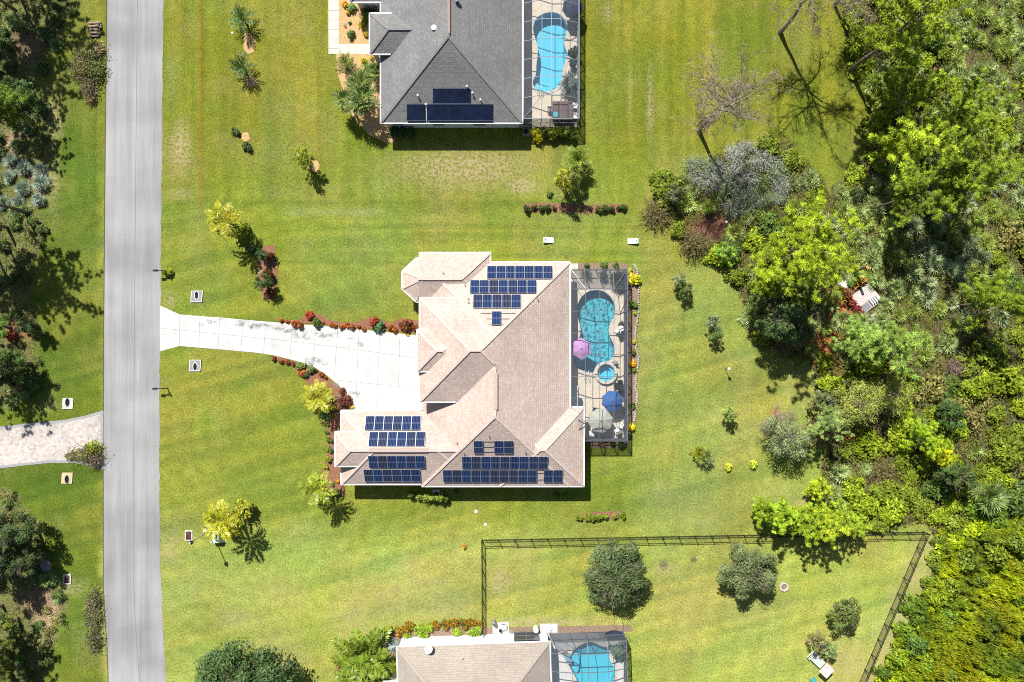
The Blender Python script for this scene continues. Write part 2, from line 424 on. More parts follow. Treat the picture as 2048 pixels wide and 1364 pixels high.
base = lerp(base, C3(.235, .280, .075), sm(jx, 1230, 1300) * sm(jy, 470, 560) * (1 - sm(jy, 1040, 1090)) * .55)
base = lerp(base, C3(.292, .326, .066), sm(jx, 980, 1010) * sm(jy, 1080, 1110) * .6)
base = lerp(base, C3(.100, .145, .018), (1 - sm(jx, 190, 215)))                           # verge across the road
base = lerp(base, C3(.165, .235, .045), sm(jx, 560, 700) * (1 - sm(jx, 760, 860)) * sm(jy, 420, 470) * (1 - sm(jy, 600, 640)) * .7)
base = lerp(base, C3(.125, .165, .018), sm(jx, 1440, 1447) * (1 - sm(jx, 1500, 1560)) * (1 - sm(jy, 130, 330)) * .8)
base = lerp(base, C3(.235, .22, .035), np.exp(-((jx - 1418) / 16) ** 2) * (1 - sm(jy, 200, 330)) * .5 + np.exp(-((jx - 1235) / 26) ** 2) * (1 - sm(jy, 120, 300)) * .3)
big = vnoise(PX, PY, 120, 3) * .5 + vnoise(PX, PY, 45, 4) * .3 + vnoise(PX, PY, 16, 5) * .2
base *= (.84 + .32 * big)[..., None]
hue = vnoise(PX, PY, 70, 6) - .5; base[..., 0] *= 1 + .22 * hue; base[..., 2] *= 1 + .3 * (vnoise(PX, PY, 90, 7) - .5)
olv = sm(vnoise(PX, PY, 150, 61) * .6 + vnoise(PX, PY, 60, 62) * .4, .48, .78); base = lerp(base, base * 0.4 + C3(.235, .215, .045) * .6, olv * .75)
# mowing passes
mv = np.where(PY < 430, np.sin((PX + 6 * vnoise(PX, PY, 90, 8)) / 7.5), np.where(PX < 860, np.sin((np.hypot(PX - 480, (PY - 860) * .8)) / 6.), np.sin((PX + PY * .25) / 7.)))
base *= (1 + .055 * mv * (vnoise(PX, PY, 130, 9) + .3))[..., None]
st = np.where(PY < 400, vnoise(PX, PY * .04, 9, 51), np.where((PY < 530) & (PX > 560), vnoise(PX * .04, PY, 7, 52), vnoise(PX * .25 + PY * .9, PY * .25 - PX * .9 * 0, 12, 53))) - .5
base *= (1 + .30 * st)[..., None]; base[..., 0] *= 1 + .18 * st
base *= (1 - .16 * np.exp(-((PX - 402) / 5.) ** 2) * (PY < 420))[..., None]; base[..., 0] *= 1 + .25 * np.exp(-((PX - 402) / 6.) ** 2) * (PY < 420)
base *= (1 - .10 * np.exp(-((PY - 404) / 4.) ** 2) * (PX > 330))[..., None]; base *= (1 - .08 * np.exp(-((PY - 1071) / 5.) ** 2) * (PX > 330) * (PX < 960))[..., None]
base = lerp(base, C3(.27,.31,.15), np.exp(-((PY - 424) / 8.) ** 2) * sm(PX, 560, 590) * (1 - sm(PX, 740, 800)) * .35)
base = lerp(base, C3(.10, .145, .02), .45 * np.exp(-(((PX - 485) / 40) ** 2 + ((PY - 862) / 40) ** 2)))
dry = np.zeros(XX.shape)
for (a, b, ra, rb, k) in ((362, 292, 20, 48, 1.), (360, 388, 30, 12, .6), (930, 335, 150, 40, .95), (1045, 370, 35, 18, 1.1), (1180, 420, 60, 20, .2), (1000, 1163, 22, 34, .9), (842, 1165, 45, 12, .5), (470, 1240, 40, 22, .6),
                          (600, 1060, 40, 20, .3), (560, 1180, 50, 30, .35), (820, 1130, 30, 20, .4), (700, 1230, 50, 30, .4), (1050, 1140, 40, 60, .3), (880, 1215, 60, 30, .35), (1290, 700, 30, 120, .2), (1400, 1000, 100, 40, .25), (395, 470, 20, 90, .2), (560, 300, 120, 40, .2), (1560, 1000, 60, 30, .35), (345, 1095, 14, 30, .6), (340, 600, 14, 16, .7), (395, 660, 22, 6, .3), (1300, 210, 6, 70, .9), (1216, 25, 10, 20, .6), (1260, 190, 4, 60, .5), (345, 150, 14, 60, .3),
                          (1700, 1330, 60, 50, .6), (1850, 1100, 26, 30, .9), (1830, 1150, 24, 40, .9), (1800, 1220, 24, 45, .9), (1770, 1290, 24, 45, .9), (1745, 1350, 24, 40, .9), (1420, 1190, 100, 60, .25), (1330, 1140, 30, 14, .6), (790, 1200, 60, 50, .45), (560, 1310, 60, 40, .4), (100, 350, 18, 50, .8), (100, 225, 24, 40, .8), (115, 250, 10, 30, .9), (95, 810, 18, 14, .6), (135, 1175, 40, 16, .7), (1590, 1005, 60, 20, .45), (1080, 1245, 150, 12, .9)):
    dry = np.maximum(dry, k * np.exp(-(((PX - a) / ra) ** 2 + ((PY - b) / rb) ** 2) ** 1.2))
dry = np.clip(dry * 1.0 + .16 * sm(vnoise(PX, PY, 55, 21), .62, .9), 0, 1)
litter = lerp(np.zeros(XX.shape + (3,)) + C3(.040, .040, .016), C3(.075, .080, .022), vnoise(PX, PY, 40, 11))
wd = inpoly(jx, jy, WOODS)
lit2 = lerp(np.zeros(XX.shape + (3,)) + C3(.06, .085, .016), C3(.12, .145, .025), vnoise(PX, PY, 30, 12)); lw = np.zeros(XX.shape, bool)
for q in LEFTW: lw |= inpoly(jx, jy, q)
litter[lw] = lit2[lw]; wd |= lw
base[wd] = litter[wd]; dry[wd] = .3
for (a, b, ra, rb, col_) in ((1430, 452, 60, 22, (.17, .08, .055)), (1680, 640, 28, 60, (.46, .15, .06)), (1655, 690, 24, 26, (.44, .14, .05)), (1640, 705, 20, 20, (.42, .14, .06)), (1880, 122, 60, 12, (.24, .13, .09)), (1700, 870, 14, 18, (.40, .13, .06)),
                             (1545, 828, 8, 14, (.46, .14, .06)), (50, 95, 34, 26, (.20, .14, .08)), (15, 290, 26, 20, (.30, .22, .13)), (80, 370, 14, 28, (.38, .30, .21)), (75, 1195, 34, 20, (.27, .19, .12)), (95, 1240, 18, 26, (.40, .29, .18)), (40, 660, 22, 28, (.26, .13, .07)), (1995, 1190, 30, 20, (.2, .15, .1))):
    t = np.clip(1.6 * np.exp(-(((jx - a) / ra) ** 2 + ((jy - b) / rb) ** 2)), 0, 1); base = lerp(base, np.array(col_), t); dry *= 1 - t
idx = np.arange(XX.size).reshape(XX.shape)
F = np.stack([idx[:-1, :-1], idx[1:, :-1], idx[1:, 1:], idx[:-1, 1:]], -1).reshape(-1, 4)
keep = np.ones(len(F), bool)
fx, fy = PX.ravel()[F], PY.ravel()[F]
for a, b, c, d in HOLES: keep &= ~((fx > a - 3) & (fx < c + 3) & (fy > b - 3) & (fy < d + 3)).all(1)
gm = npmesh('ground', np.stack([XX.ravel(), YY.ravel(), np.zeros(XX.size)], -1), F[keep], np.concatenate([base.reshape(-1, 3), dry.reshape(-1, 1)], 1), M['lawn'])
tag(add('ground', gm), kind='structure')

def sheet(name, pts, z, mat, kind='structure', hole=None, parent=None):
    mb = MB(); mb.tess([[G2(*p) for p in pts]] + ([[G2(*p) for p in h] for h in hole] if hole else []), z)
    o = mb.build(name, mat, parent)
    if kind and not parent: o['kind'] = kind
    return o
RL = [(216, -900), (214, 0), (212, 200), (210, 400), (208, 640), (207, 900), (207, 1170), (210, 1230), (215, 1300), (217, 1364), (230, 1900)]
RR = [(330, -900), (327, 0), (325, 200), (323, 400), (321, 640), (319, 800), (319, 1000), (321, 1120), (325, 1230), (332, 1364), (352, 1900)]
rj = random.Random(9)
RRJ = []
for a, b in zip(RR, RR[1:]):
    m_ = max(1, int((b[1] - a[1]) / 9)); RRJ += [(a[0] + (b[0] - a[0]) * i / m_ + (rj.gauss(0, .55) if -50 < a[1] + (b[1] - a[1]) * i / m_ < 1400 else 0), a[1] + (b[1] - a[1]) * i / m_) for i in range(m_)]
RRJ.append(RR[-1])
road = sheet('road', RL + RRJ[::-1], .012, M['road'])
mb = MB()
for (a, b) in zip(RL, RL[1:]):
    A0, B0 = ((a[0] * .46 + c[0] * .54, a[1]) for c, a in ((RR[RL.index(a)], a), (RR[RL.index(b)], b)))
    A1, B1 = G2(*A0), G2(*B0); mb.poly([(B1[0] - .035, B1[1], .016), (B1[0] + .035, B1[1], .016), (A1[0] + .035, A1[1], .016), (A1[0] - .035, A1[1], .016)])
mb.build('seam', plain('road_seam', (.20, .20, .20), .9), road)
mb = MB()
for a, b in zip(RL, RL[1:]):
    A1, B1 = G2(*a), G2(*b); mb.poly([(B1[0] - .07, B1[1], .018), (B1[0] + .03, B1[1], .018), (A1[0] + .03, A1[1], .018), (A1[0] - .07, A1[1], .018)])
mb.build('edge', plain('dark_road_edge', (.09, .06, .045), .95, var=.4), road)
DRV = [(320, 611), (340, 620), (360, 629), (440, 635), (530, 643), (620, 650), (700, 657), (770, 664), (838, 671), (860, 680), (860, 830), (708, 830), (706, 815), (700, 800), (690, 784), (675, 768), (655, 751), (630, 735), (600, 724), (570, 716), (545, 710), (510, 705), (430, 698), (360, 692), (340, 697), (320, 703)]
drv = sheet('driveway', DRV, .030, M['drive'])
mb = MB()
def strip(mb, a, b, wd_, z):
    a, b = Vector((*G2(*a), z)), Vector((*G2(*b), z)); d = (b - a).normalized(); s_ = Vector((-d.y, d.x, 0)) * wd_ / 2
    mb.poly([a - s_, b - s_, b + s_, a + s_])
for a, b in (((320, 656), (600, 684)), ((600, 684), (850, 718)), ((360, 629), (359, 692)), ((400, 633), (398, 696)), ((440, 635), (436, 699)), ((486, 639), (482, 702)), ((532, 643), (527, 708)), ((585, 647), (580, 719)), ((632, 652), (626, 733)),
             ((676, 656), (668, 761)), ((718, 660), (711, 826)), ((760, 664), (752, 826)), ((800, 668), (795, 826)), ((672, 760), (850, 778))): strip(mb, a, b, .034, .034)
mb.build('joint', M['joint'], drv)
mb = MB()
rs = random.Random(4)
for (x, y, n) in ((425, 642, 5), (470, 646, 5), (555, 655, 6), (590, 660, 6), (640, 668, 6), (622, 722, 5), (612, 718, 4), (700, 790, 4), (676, 766, 3), (520, 650, 5), (680, 668, 4), (820, 680, 3), (720, 690, 3), (600, 668, 4)):
    for k in range(n):
        cx, cy = x + rs.gauss(0, 12), y + rs.gauss(2, 3); r = rs.uniform(5, 11)
        pts = [G2(cx + r * 1.5 * rs.uniform(.6, 1.3) * math.cos(t), cy + r * .6 * rs.uniform(.6, 1.3) * math.sin(t)) for t in [k_ * math.pi / 5 for k_ in range(10)]]
        mb.tess([pts], .0335 + .0002 * k)
m, nt_, out_ = new_mat('driveway_stain'); t_ = nt_.nodes.new('ShaderNodeBsdfTransparent'); d_ = nt_.nodes.new('ShaderNodeBsdfDiffuse'); d_.inputs[0].default_value = (.33, .34, .33, 1)
x_ = nt_.nodes.new('ShaderNodeMixShader'); nt_.links.new(ramp(nt_, noise(nt_, 1.3, 6, rough=.75), [(.45, 0.), (.70, .6)]), x_.inputs[0]); nt_.links.new(t_.outputs[0], x_.inputs[1]); nt_.links.new(d_.outputs[0], x_.inputs[2]); nt_.links.new(x_.outputs[0], out_.inputs[0])
mb.build('stain', m, drv)
PV = [(-900, 862), (0, 856), (60, 849), (130, 842), (170, 834), (207, 823), (207, 937), (185, 930), (150, 923), (100, 923), (50, 928), (0, 934), (-900, 1010)]
pd = sheet('paver_driveway', PV, .026, M['paver'])
mb = MB()
for a, b in zip(PV[:5] + PV[6:12], PV[1:6] + PV[7:13]): strip(mb, a, b, .30, .032)
strip(mb, (204, 823), (204, 937), .30, .036)
mb.build('edging', M['paveredge'], pd)
wk = sheet('walkway', [(657, -900), (678, -900), (678, 88), (760, 88), (760, 108), (657, 108)], .028, M['walk'])
mb = MB()
for y in list(range(-160, 100, 19)): strip(mb, (657, y + 10), (678, y + 10), .04, .032)
for x in (678, 698, 718): strip(mb, (x, 88), (x, 108), .04, .032)
mb.build('joint', M['joint'], wk)
# planting beds
for nm, pts, z, mt in (
    ('mulch_bed', [(554, 636), (575, 640), (600, 640), (615, 624), (640, 628), (655, 640), (690, 645), (715, 644), (740, 634), (760, 638), (780, 646), (800, 636), (842, 642), (842, 668), (770, 661), (700, 654), (620, 647), (556, 642)], .020, M['redmulch']),
    ('mulch_bed', [(546, 712), (570, 718), (600, 726), (630, 738), (655, 754), (675, 771), (688, 786), (697, 802), (704, 824), (690, 840), (690, 990), (668, 992), (650, 985), (640, 965), (648, 930), (655, 900), (655, 860), (640, 825), (634, 795), (622, 775), (600, 750), (580, 728), (548, 720)], .020, M['redmulch']),
    ('mulch_bed', [(1045, 408), (1090, 406), (1160, 410), (1252, 408), (1254, 424), (1180, 427), (1100, 424), (1046, 426)], .020, M['redmulch']),
    ('mulch_bed', [(1150, 1030), (1190, 1024), (1235, 1022), (1250, 1028), (1248, 1036), (1156, 1043)], .020, M['redmulch']),
    ('mulch_bed', [(515, 510), (530, 490), (548, 490), (556, 540), (548, 600), (530, 600), (517, 570)], .020, M['redmulch']),
    ('mulch_bed', [(1155, 526), (1250, 526), (1276, 545), (1279, 600), (1276, 640), (1270, 680), (1275, 720), (1270, 770), (1276, 800), (1268, 850), (1262, 885), (1250, 896), (1180, 896), (1180, 870), (1250, 870), (1249, 541), (1155, 541)], .020, M['brownmulch']),
    ('mulch_bed', [(678, -300), (775, -300), (775, 88), (678, 88)], .020, M['tanmulch']),
    ('mulch_bed', [(672, 108), (790, 108), (790, 285), (770, 285), (735, 268), (705, 232), (690, 190), (676, 150)], .020, M['tanmulch']),
    ('mulch_bed', [(488, 66), (500, 66), (511, 82), (508, 104), (496, 108), (487, 98)], .020, M['tanmulch']),
    ('mulch_bed', [(489, 153), (504, 152), (517, 166), (504, 176), (491, 167)], .020, M['tanmulch']),
    ('mulch_bed', [(484, 266), (496, 264), (500, 278), (490, 284), (482, 276)], .020, M['tanmulch']),
    ('mulch_bed', [(616, 322), (630, 316), (640, 330), (634, 345), (616, 338)], .020, M['tanmulch']),
    ('mulch_bed', [(735, 1300), (770, 1268), (850, 1246), (965, 1240), (972, 1255), (1260, 1250), (1268, 1262), (1240, 1264), (1100, 1275), (800, 1300), (790, 1500), (690, 1500), (690, 1330)], .020, M['brownmulch'])):
    sheet(nm, pts, z, mt)
sheet('concrete_pad', [(1139, 527), (1156, 527), (1156, 541), (1120, 541), (1120, 527)], .030, M['walk'])
sheet('concrete_pad', [(1046, 256), (1061, 256), (1061, 273), (1046, 273)], .030, M['walk'])
sheet('concrete_pad', [(985, 1246), (1017, 1243), (1019, 1272), (986, 1274)], .030, M['paleconc'])
sheet('stone_pad', [(1672, 548), (1698, 544), (1709, 560), (1704, 572), (1690, 576), (1672, 566)], .030, M['walk'])

# ------------------------------------------------------------------ pools and decks
def smooth(poly, n=2):
    for _ in range(n):
        q = []
        for i in range(len(poly)):
            a, b = poly[i], poly[(i + 1) % len(poly)]
            q += [(a[0] * .75 + b[0] * .25, a[1] * .75 + b[1] * .25), (a[0] * .25 + b[0] * .75, a[1] * .25 + b[1] * .75)]
        poly = q
    return poly
def offset(poly, d):
    n = len(poly); out = []
    ar = sum(poly[i][0] * poly[(i + 1) % n][1] - poly[(i + 1) % n][0] * poly[i][1] for i in range(n)); sg = 1 if ar > 0 else -1
    for i in range(n):
        a, b = Vector(poly[i - 1]), Vector(poly[(i + 1) % n]); t = (b - a).normalized()
        out.append((poly[i][0] + sg * t.y * d, poly[i][1] - sg * t.x * d))
    return out
MAINP = [(1192, 579), (1208, 582), (1221, 592), (1229, 606), (1231, 620), (1227, 636), (1220, 648), (1217, 660), (1219, 672), (1226, 684), (1230, 697), (1228, 711), (1221, 721), (1208, 725), (1198, 727), (1190, 735), (1187, 746), (1176, 745), (1163, 741), (1152, 736), (1147, 725), (1146, 708), (1150, 690), (1158, 676), (1161, 662), (1159, 648), (1155, 636), (1153, 620), (1155, 606), (1163, 592), (1176, 582)]
NP = [(1101, 24), (1117, 27), (1129, 38), (1135, 55), (1133, 70), (1128, 82), (1130, 95), (1135, 106), (1132, 122), (1126, 138), (1125, 156), (1120, 170), (1110, 180), (1095, 185), (1078, 183), (1067, 175), (1064, 163), (1072, 150), (1072, 130), (1075, 112), (1075, 95), (1069, 75), (1065, 60), (1068, 42), (1081, 29)]
SPO = [(1135, 1321), (1143, 1302), (1160, 1288), (1180, 1281), (1192, 1286), (1205, 1292), (1217, 1293), (1219, 1305), (1219, 1318), (1227, 1330), (1231, 1343), (1227, 1358), (1224, 1380), (1230, 1410), (1215, 1440), (1185, 1445), (1160, 1425), (1156, 1395), (1158, 1372), (1150, 1352), (1140, 1336)]
def pool(label, px, zd, depth, basin, water, wl=.14, shelf=None):
    loop = smooth([G2(*p) for p in px]); n = len(loop); c = sum((Vector(p) for p in loop), Vector((0, 0))) / n
    r = thing('swimming_pool', label, 'swimming pool', (c.x, c.y, zd)); off = (-c.x, -c.y, -zd)
    mb = MB()
    for i in range(n):
        p, q = loop[i], loop[(i + 1) % n]
        mb.poly([(*p, zd + .005), (*q, zd + .005), (*q, zd - depth), (*p, zd - depth)])
    mb.tess([loop], zd - depth)
    if shelf:
        sl = smooth([G2(*p) for p in shelf]); mb.prism(sl, zd - depth + .01, zd - .55)
    mb.build('basin', basin, r, off)
    mb = MB(); o2 = offset(loop, .28); i2 = offset(loop, -.03)
    for i in range(n):
        j = (i + 1) % n
        mb.poly([(*i2[i], zd + .035), (*i2[j], zd + .035), (*o2[j], zd + .03), (*o2[i], zd + .03)])
        mb.poly([(*o2[i], zd + .03), (*o2[j], zd + .03), (*o2[j], zd), (*o2[i], zd)])
        mb.poly([(*i2[i], zd - .04), (*i2[j], zd - .04), (*i2[j], zd + .035), (*i2[i], zd + .035)])
    mb.build('coping', M['coping'], r, off)
    mb = MB(); mb.tess([offset(loop, -.002)], zd - wl); mb.build('water', water, r, off)
    return loop
ZD = .10
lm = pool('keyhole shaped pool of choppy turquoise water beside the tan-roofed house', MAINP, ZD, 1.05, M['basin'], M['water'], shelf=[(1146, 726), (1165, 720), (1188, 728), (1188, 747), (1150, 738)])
ln = pool('calm pale blue pool with narrow waist beside the dark grey roofed house', NP, ZD, 1.15, M['palebasin'], M['calmwater'], shelf=[(1066, 160), (1085, 170), (1110, 172), (1100, 186), (1066, 180)])
ls = pool('speckled blue pool with a pale sun shelf beside the beige-roofed house', SPO, ZD, 1.1, M['speckbasin'], M['calmwater'], shelf=[(1135, 1321), (1144, 1302), (1158, 1296), (1161, 1310), (1160, 1328), (1158, 1345), (1153, 1350), (1140, 1336)])
# raised round spa
spa_c = Vector(G2(1211, 745)); circ = lambda r, n=40: [(spa_c.x + r * math.cos(t), spa_c.y + r * math.sin(t)) for t in [2 * math.pi * k / n for k in range(n)]]
r = thing('round_spa', 'small round raised spa with pale rim at the end of the turquoise pool', 'hot tub', (spa_c.x, spa_c.y, ZD)); off = (-spa_c.x, -spa_c.y, -ZD)
mb = MB(); A, B = circ(.98), circ(1.30)
for i in range(40):
    j = (i + 1) % 40; mb.poly([(*A[i], .48), (*A[j], .48), (*B[j], .48), (*B[i], .48)][::-1]); mb.poly([(*B[i], .42), (*B[j], .42), (*B[j], .48), (*B[i], .48)]); mb.poly([(*A[i], .30), (*A[j], .30), (*A[j], .48), (*A[i], .48)][::-1])
mb.build('coping', M['coping'], r, off)
mb = MB(); B = circ(1.22)
for i in range(40): j = (i + 1) % 40; mb.poly([(*B[i], ZD), (*B[j], ZD), (*B[j], .43), (*B[i], .43)])
mb.build('outer_wall', plain('tiled_spa_wall', (.22, .20, .17), .6), r, off)
mb = MB(); A = circ(.985); B = circ(.62)
for i in range(40):
    j = (i + 1) % 40
    mb.poly([(*A[i], .44), (*A[j], .44), (*A[j], -.05), (*A[i], -.05)]); mb.poly([(*A[i], -.05), (*A[j], -.05), (*B[j], -.05), (*B[i], -.05)]); mb.poly([(*B[i], -.05), (*B[j], -.05), (*B[j], -.5), (*B[i], -.5)])
mb.tess([B], -.5); mb.build('basin', M['palebasin'], r, off)
mb = MB(); mb.tess([circ(.982)], .36); mb.build('water', M['calmwater'], r, off)
def deck(name, rect, holes, mat, z=ZD):
    a, b, c, d = rect; mb = MB(); o = [G2(a, b), G2(c, b), G2(c, d), G2(a, d)]
    mb.tess([o] + [offset(h, .05) for h in holes], z)
    for i in range(4): p, q = o[i], o[(i + 1) % 4]; mb.poly([(*p, 0), (*q, 0), (*q, z), (*p, z)])
    x = mb.build(name, mat); x['kind'] = 'structure'
deck('pool_deck', (1116, 541, 1249, 877), [lm, circ(1.20)], M['deck'])
deck('pool_deck', (1036, -160, 1155, 255), [ln], M['deck'])
deck('pool_deck', (1096, 1266, 1247, 1700), [ls], M['deckw'])
mb = MB()
for x in (1172, 1200, 1226): strip(mb, (x, 545), (x, 578), .05, ZD + .004)
mb2 = MB(); 
# ------------------------------------------------------------------ houses
PXE = (1 - 2.75 / H) / S
class House:
    def __init__(s, name, label, base, roofm, capm, wallm, rz=0., loc=None):
        s.r = thing(name, label, 'house', loc or (0, 0, 0), rz); s.roof, s.cap, s.gut, s.wall, s.sof = MB(), MB(), MB(), MB(), MB()
        s.rm, s.cm, s.wm = roofm, capm, wallm
    def plane(s, pts, e0, e1):
        e0, e1 = Vector(e0), Vector(e1); u = (e1 - e0).normalized(); nn = (Vector(pts[1]) - Vector(pts[0])).cross(Vector(pts[2]) - Vector(pts[0])).normalized()
        if nn.z < 0: pts = pts[::-1]; nn = -nn
        v = nn.cross(u)
        s.roof.poly(pts, [((Vector(p) - e0).dot(u) + 50.13, (Vector(p) - e0).dot(v) + 50.1) for p in pts])
    def ridge(s, a, b, w=.26):
        a, b = Vector(a), Vector(b); up = Vector((0, 0, .035)); s.cap.bar(a + up * .6, b + up * .6, w, .05)
    def hip(s, x0, x1, y0, y1, z, sl=.5, wall=.45, gut='', wz=0., caps=True):
        w_, d_ = x1 - x0, y1 - y0; hf = min(w_, d_) / 2; rz = z + hf * sl
        c = [(x0, y0, z), (x1, y0, z), (x1, y1, z), (x0, y1, z)]
        if w_ >= d_:
            ym = (y0 + y1) / 2; a, b = (x0 + hf, ym, rz), (x1 - hf, ym, rz)
            s.plane([c[0], c[1], b, a], c[0], c[1]); s.plane([c[2], c[3], a, b], c[2], c[3]); s.plane([c[3], c[0], a], c[3], c[0]); s.plane([c[1], c[2], b], c[1], c[2])
            hips = [(c[0], a), (c[3], a), (c[1], b), (c[2], b)]
        else:
            xm = (x0 + x1) / 2; a, b = (xm, y0 + hf, rz), (xm, y1 - hf, rz)
            s.plane([c[0], c[1], a], c[0], c[1]); s.plane([c[1], c[2], b, a], c[1], c[2]); s.plane([c[2], c[3], b], c[2], c[3]); s.plane([c[3], c[0], a, b], c[3], c[0])
            hips = [(c[0], a), (c[1], a), (c[2], b), (c[3], b)]
        if caps:
            for p, q in hips: s.ridge(p, q)
            s.ridge(a, b)
        s.sof.poly([(p[0], p[1], z - .16) for p in c][::-1])
        if wall: s.wall.prism([(x0 + wall, y0 + wall), (x1 - wall, y0 + wall), (x1 - wall, y1 - wall), (x0 + wall, y1 - wall)], wz, z - .17)
        E = {'S': (c[0], c[1], (0, -1)), 'E': (c[1], c[2], (1, 0)), 'N': (c[2], c[3], (0, 1)), 'W': (c[3], c[0], (-1, 0))}
        for k in gut: s.gutter(*E[k])
    def gutter(s, a, b, n, w=.13):
        a, b = Vector(a), Vector(b); nn = Vector((n[0], n[1], 0)) if not hasattr(n, 'z') else n; d = (b - a).normalized() * .06
        o = nn * (w / 2) - Vector((0, 0, .09)); s.gut.bar(a + o - d, b + o + d, w, .15)
    def done(s, extra=None):
        off = None
        s.roof.build('roof', s.rm, s.r); s.cap.build('ridge_cap', s.cm, s.r); s.gut.build('gutter', M['white'], s.r); s.wall.build('wall', s.wm, s.r); s.sof.build('soffit', M['white'], s.r)
def window(h, x, y, z, w, ht, n):
    """framed window on a wall facing n, at local x, y"""
    n = Vector((*n, 0)); t = Vector((-n.y, n.x, 0)); c = Vector((x, y, z))
    mb = MB()
    for a, b in ((-1, 0), (1, 0)): p = c + t * (a * w / 2) + n * .02; mb.bar(p - Vector((0, 0, ht / 2)), p + Vector((0, 0, ht / 2)), .09, .09, up=n)
    for b in (-1, 0, 1): p = c + Vector((0, 0, b * ht / 2)) + n * .025; mb.bar(p - t * (w / 2 + .05), p + t * (w / 2 + .05), .08, .08)
    f = mb.build('window', M['white'], h.r)
    mb = MB(); q = n * .012; mb.poly([c + q - t * w / 2 - Vector((0, 0, ht / 2)), c + q + t * w / 2 - Vector((0, 0, ht / 2)), c + q + t * w / 2 + Vector((0, 0, ht / 2)), c + q - t * w / 2 + Vector((0, 0, ht / 2))]); mb.build('pane', M['glass'], f)
def door(h, name, x, y, z0, w, ht, n, mat):
    n = Vector((*n, 0)); t = Vector((-n.y, n.x, 0)); c = Vector((x, y, 0)); mb = MB(); k = 4
    for i in range(k):
        p = c + n * .03 + Vector((0, 0, z0 + ht * (i + .5) / k)); mb.bar(p - t * w / 2, p + t * w / 2, .05, ht / k - .03)
    d = mb.build(name, mat, h.r); mb = MB(); p = c + n * .09 + Vector((0, 0, z0 + 1)); mb.bar(p - t * .1, p + t * .1, .03); mb.build('handle', M['black'], d)
# main house
hm = House('house', 'sprawling tan-shingled house with solar panels and a white driveway', None, M['tanroof'], M['tancap'], M['cream'])
def R(x0, y0, x1, y1, z): a = P(x0, y1, z); b = P(x1, y0, z); return a.x, b.x, a.y, b.y
cx0, cx1, cy0, cy1 = R(845, 525, 1139, 972, 2.75)
hm.hip(cx0, cx1, cy0, cy1, 2.75, gut='WES', caps=False)
chf = (cx1 - cx0) / 2; cxm = (cx0 + cx1) / 2; crz = 2.75 + chf / 2
for a, b in (((cx0, cy0, 2.75), (cxm, cy0 + chf, crz)), ((cx1, cy0, 2.75), (cxm, cy0 + chf, crz)), ((cx0, cy1, 2.75), (cxm, cy1 - chf, crz)), ((cx1, cy1, 2.75), (cxm, cy1 - chf, crz)), ((cxm, cy0 + chf, crz), (cxm, P(0, 737, crz).y, crz))): hm.ridge(a, b)
ax0, ax1, ay0, ay1 = R(683, 822, 1000, 968, 2.75); hm.hip(ax0, ax1, ay0, ay1, 2.75, wall=.47, gut='WNS')
ins = 2.2; bz = 2.75 + .5 * ins; bx0 = P(671, 0, bz).x
hm.hip(bx0, bx0 + 13, ay0 + ins, ay1 - ins, bz + .006, wall=.35, gut='W')
for yy, nn in ((ay0 + ins, (0, -1)), (ay1 - ins, (0, 1))): hm.gutter((bx0, yy, bz), (bx0 + 2.5, yy, bz), nn)
dz = 4.80; dx0 = P(840, 0, dz).x; dy1 = P(0, 597, dz).y; dy0 = P(0, 803, dz).y; dx1 = cx1 - 2 * (dz - .012 - 2.75); dz = 2.75 + .5 * (cy1 - dy1) + .012
hm.hip(dx0, dx1, dy0, dy1, dz, wall=.5, gut='W', caps=False)
dhf = (dy1 - dy0) / 2; dym = (dy0 + dy1) / 2; drz = dz + dhf / 2; da, db = (dx0 + dhf, dym, drz), (dx1 - dhf, dym, drz); dtt = cxm - db[0]
for a, b in (((dx0, dy0, dz), da), ((dx0, dy1, dz), da), (da, db), ((dx1, dy1, dz), db), (db, (db[0] + dtt, dym - dtt, drz - dtt / 2))): hm.ridge(a, b)
for yy, nn, xe in ((dy0, (0, -1), 910), (dy1, (0, 1), 912)): hm.gutter((dx0, yy, dz), (P(xe, 0, dz).x, yy, dz), nn)
hx0, _, hy0, hy1 = R(835, 660, 900, 742, 5.2); hm.hip(hx0, hx0 + 5, hy0, hy1, 5.3, wall=.55, gut='W')
for yy, nn, xe in ((hy0, (0, -1), 857), (hy1, (0, 1), 858)): hm.gutter((hx0, yy, 5.3), (P(xe, 0, 5.3).x, yy, 5.3), nn)
fx0, fx1, fy0, fy1 = R(840, 506, 980, 614, 2.75); fm = (fy0 + fy1) / 2; fr = 2.75 + (fy1 - fm) * .5; fe = fx1 - (fy1 - fm); z = 2.755
hm.plane([(fx0, fy1, z), (fx1, fy1, z), (fe, fm, fr), (fx0, fm, fr)], (fx1, fy1, z), (fx0, fy1, z)); hm.plane([(fx0, fy0, z), (fx1, fy0, z), (fe, fm, fr), (fx0, fm, fr)], (fx0, fy0, z), (fx1, fy0, z))
hm.plane([(fx1, fy0, z), (fx1, fy1, z), (fe, fm, fr)], (fx1, fy0, z), (fx1, fy1, z)); hm.ridge((fx1, fy1, z), (fe, fm, fr)); hm.ridge((fx0, fm, fr), (fe, fm, fr))
hm.gutter((fx0, fy1, z), (fx1, fy1, z), (0, 1)); hm.gutter((fx1, fy1, z), (fx1, P(0, 524, z).y, z), (1, 0)); hm.gutter((fx0, fy1, z), (fx0, P(0, 517, z).y, z), (-1, 0))
hm.sof.poly([(fx0, fy0, z - .16), (fx1, fy0, z - .16), (fx1, fy1, z - .16), (fx0, fy1, z - .16)][::-1]); hm.wall.prism([(fx0 + .44, fy0 + .4), (fx1 - .44, fy0 + .4), (fx1 - .44, fy1 - .44), (fx0 + .44, fy1 - .44)], 0, z - .17)
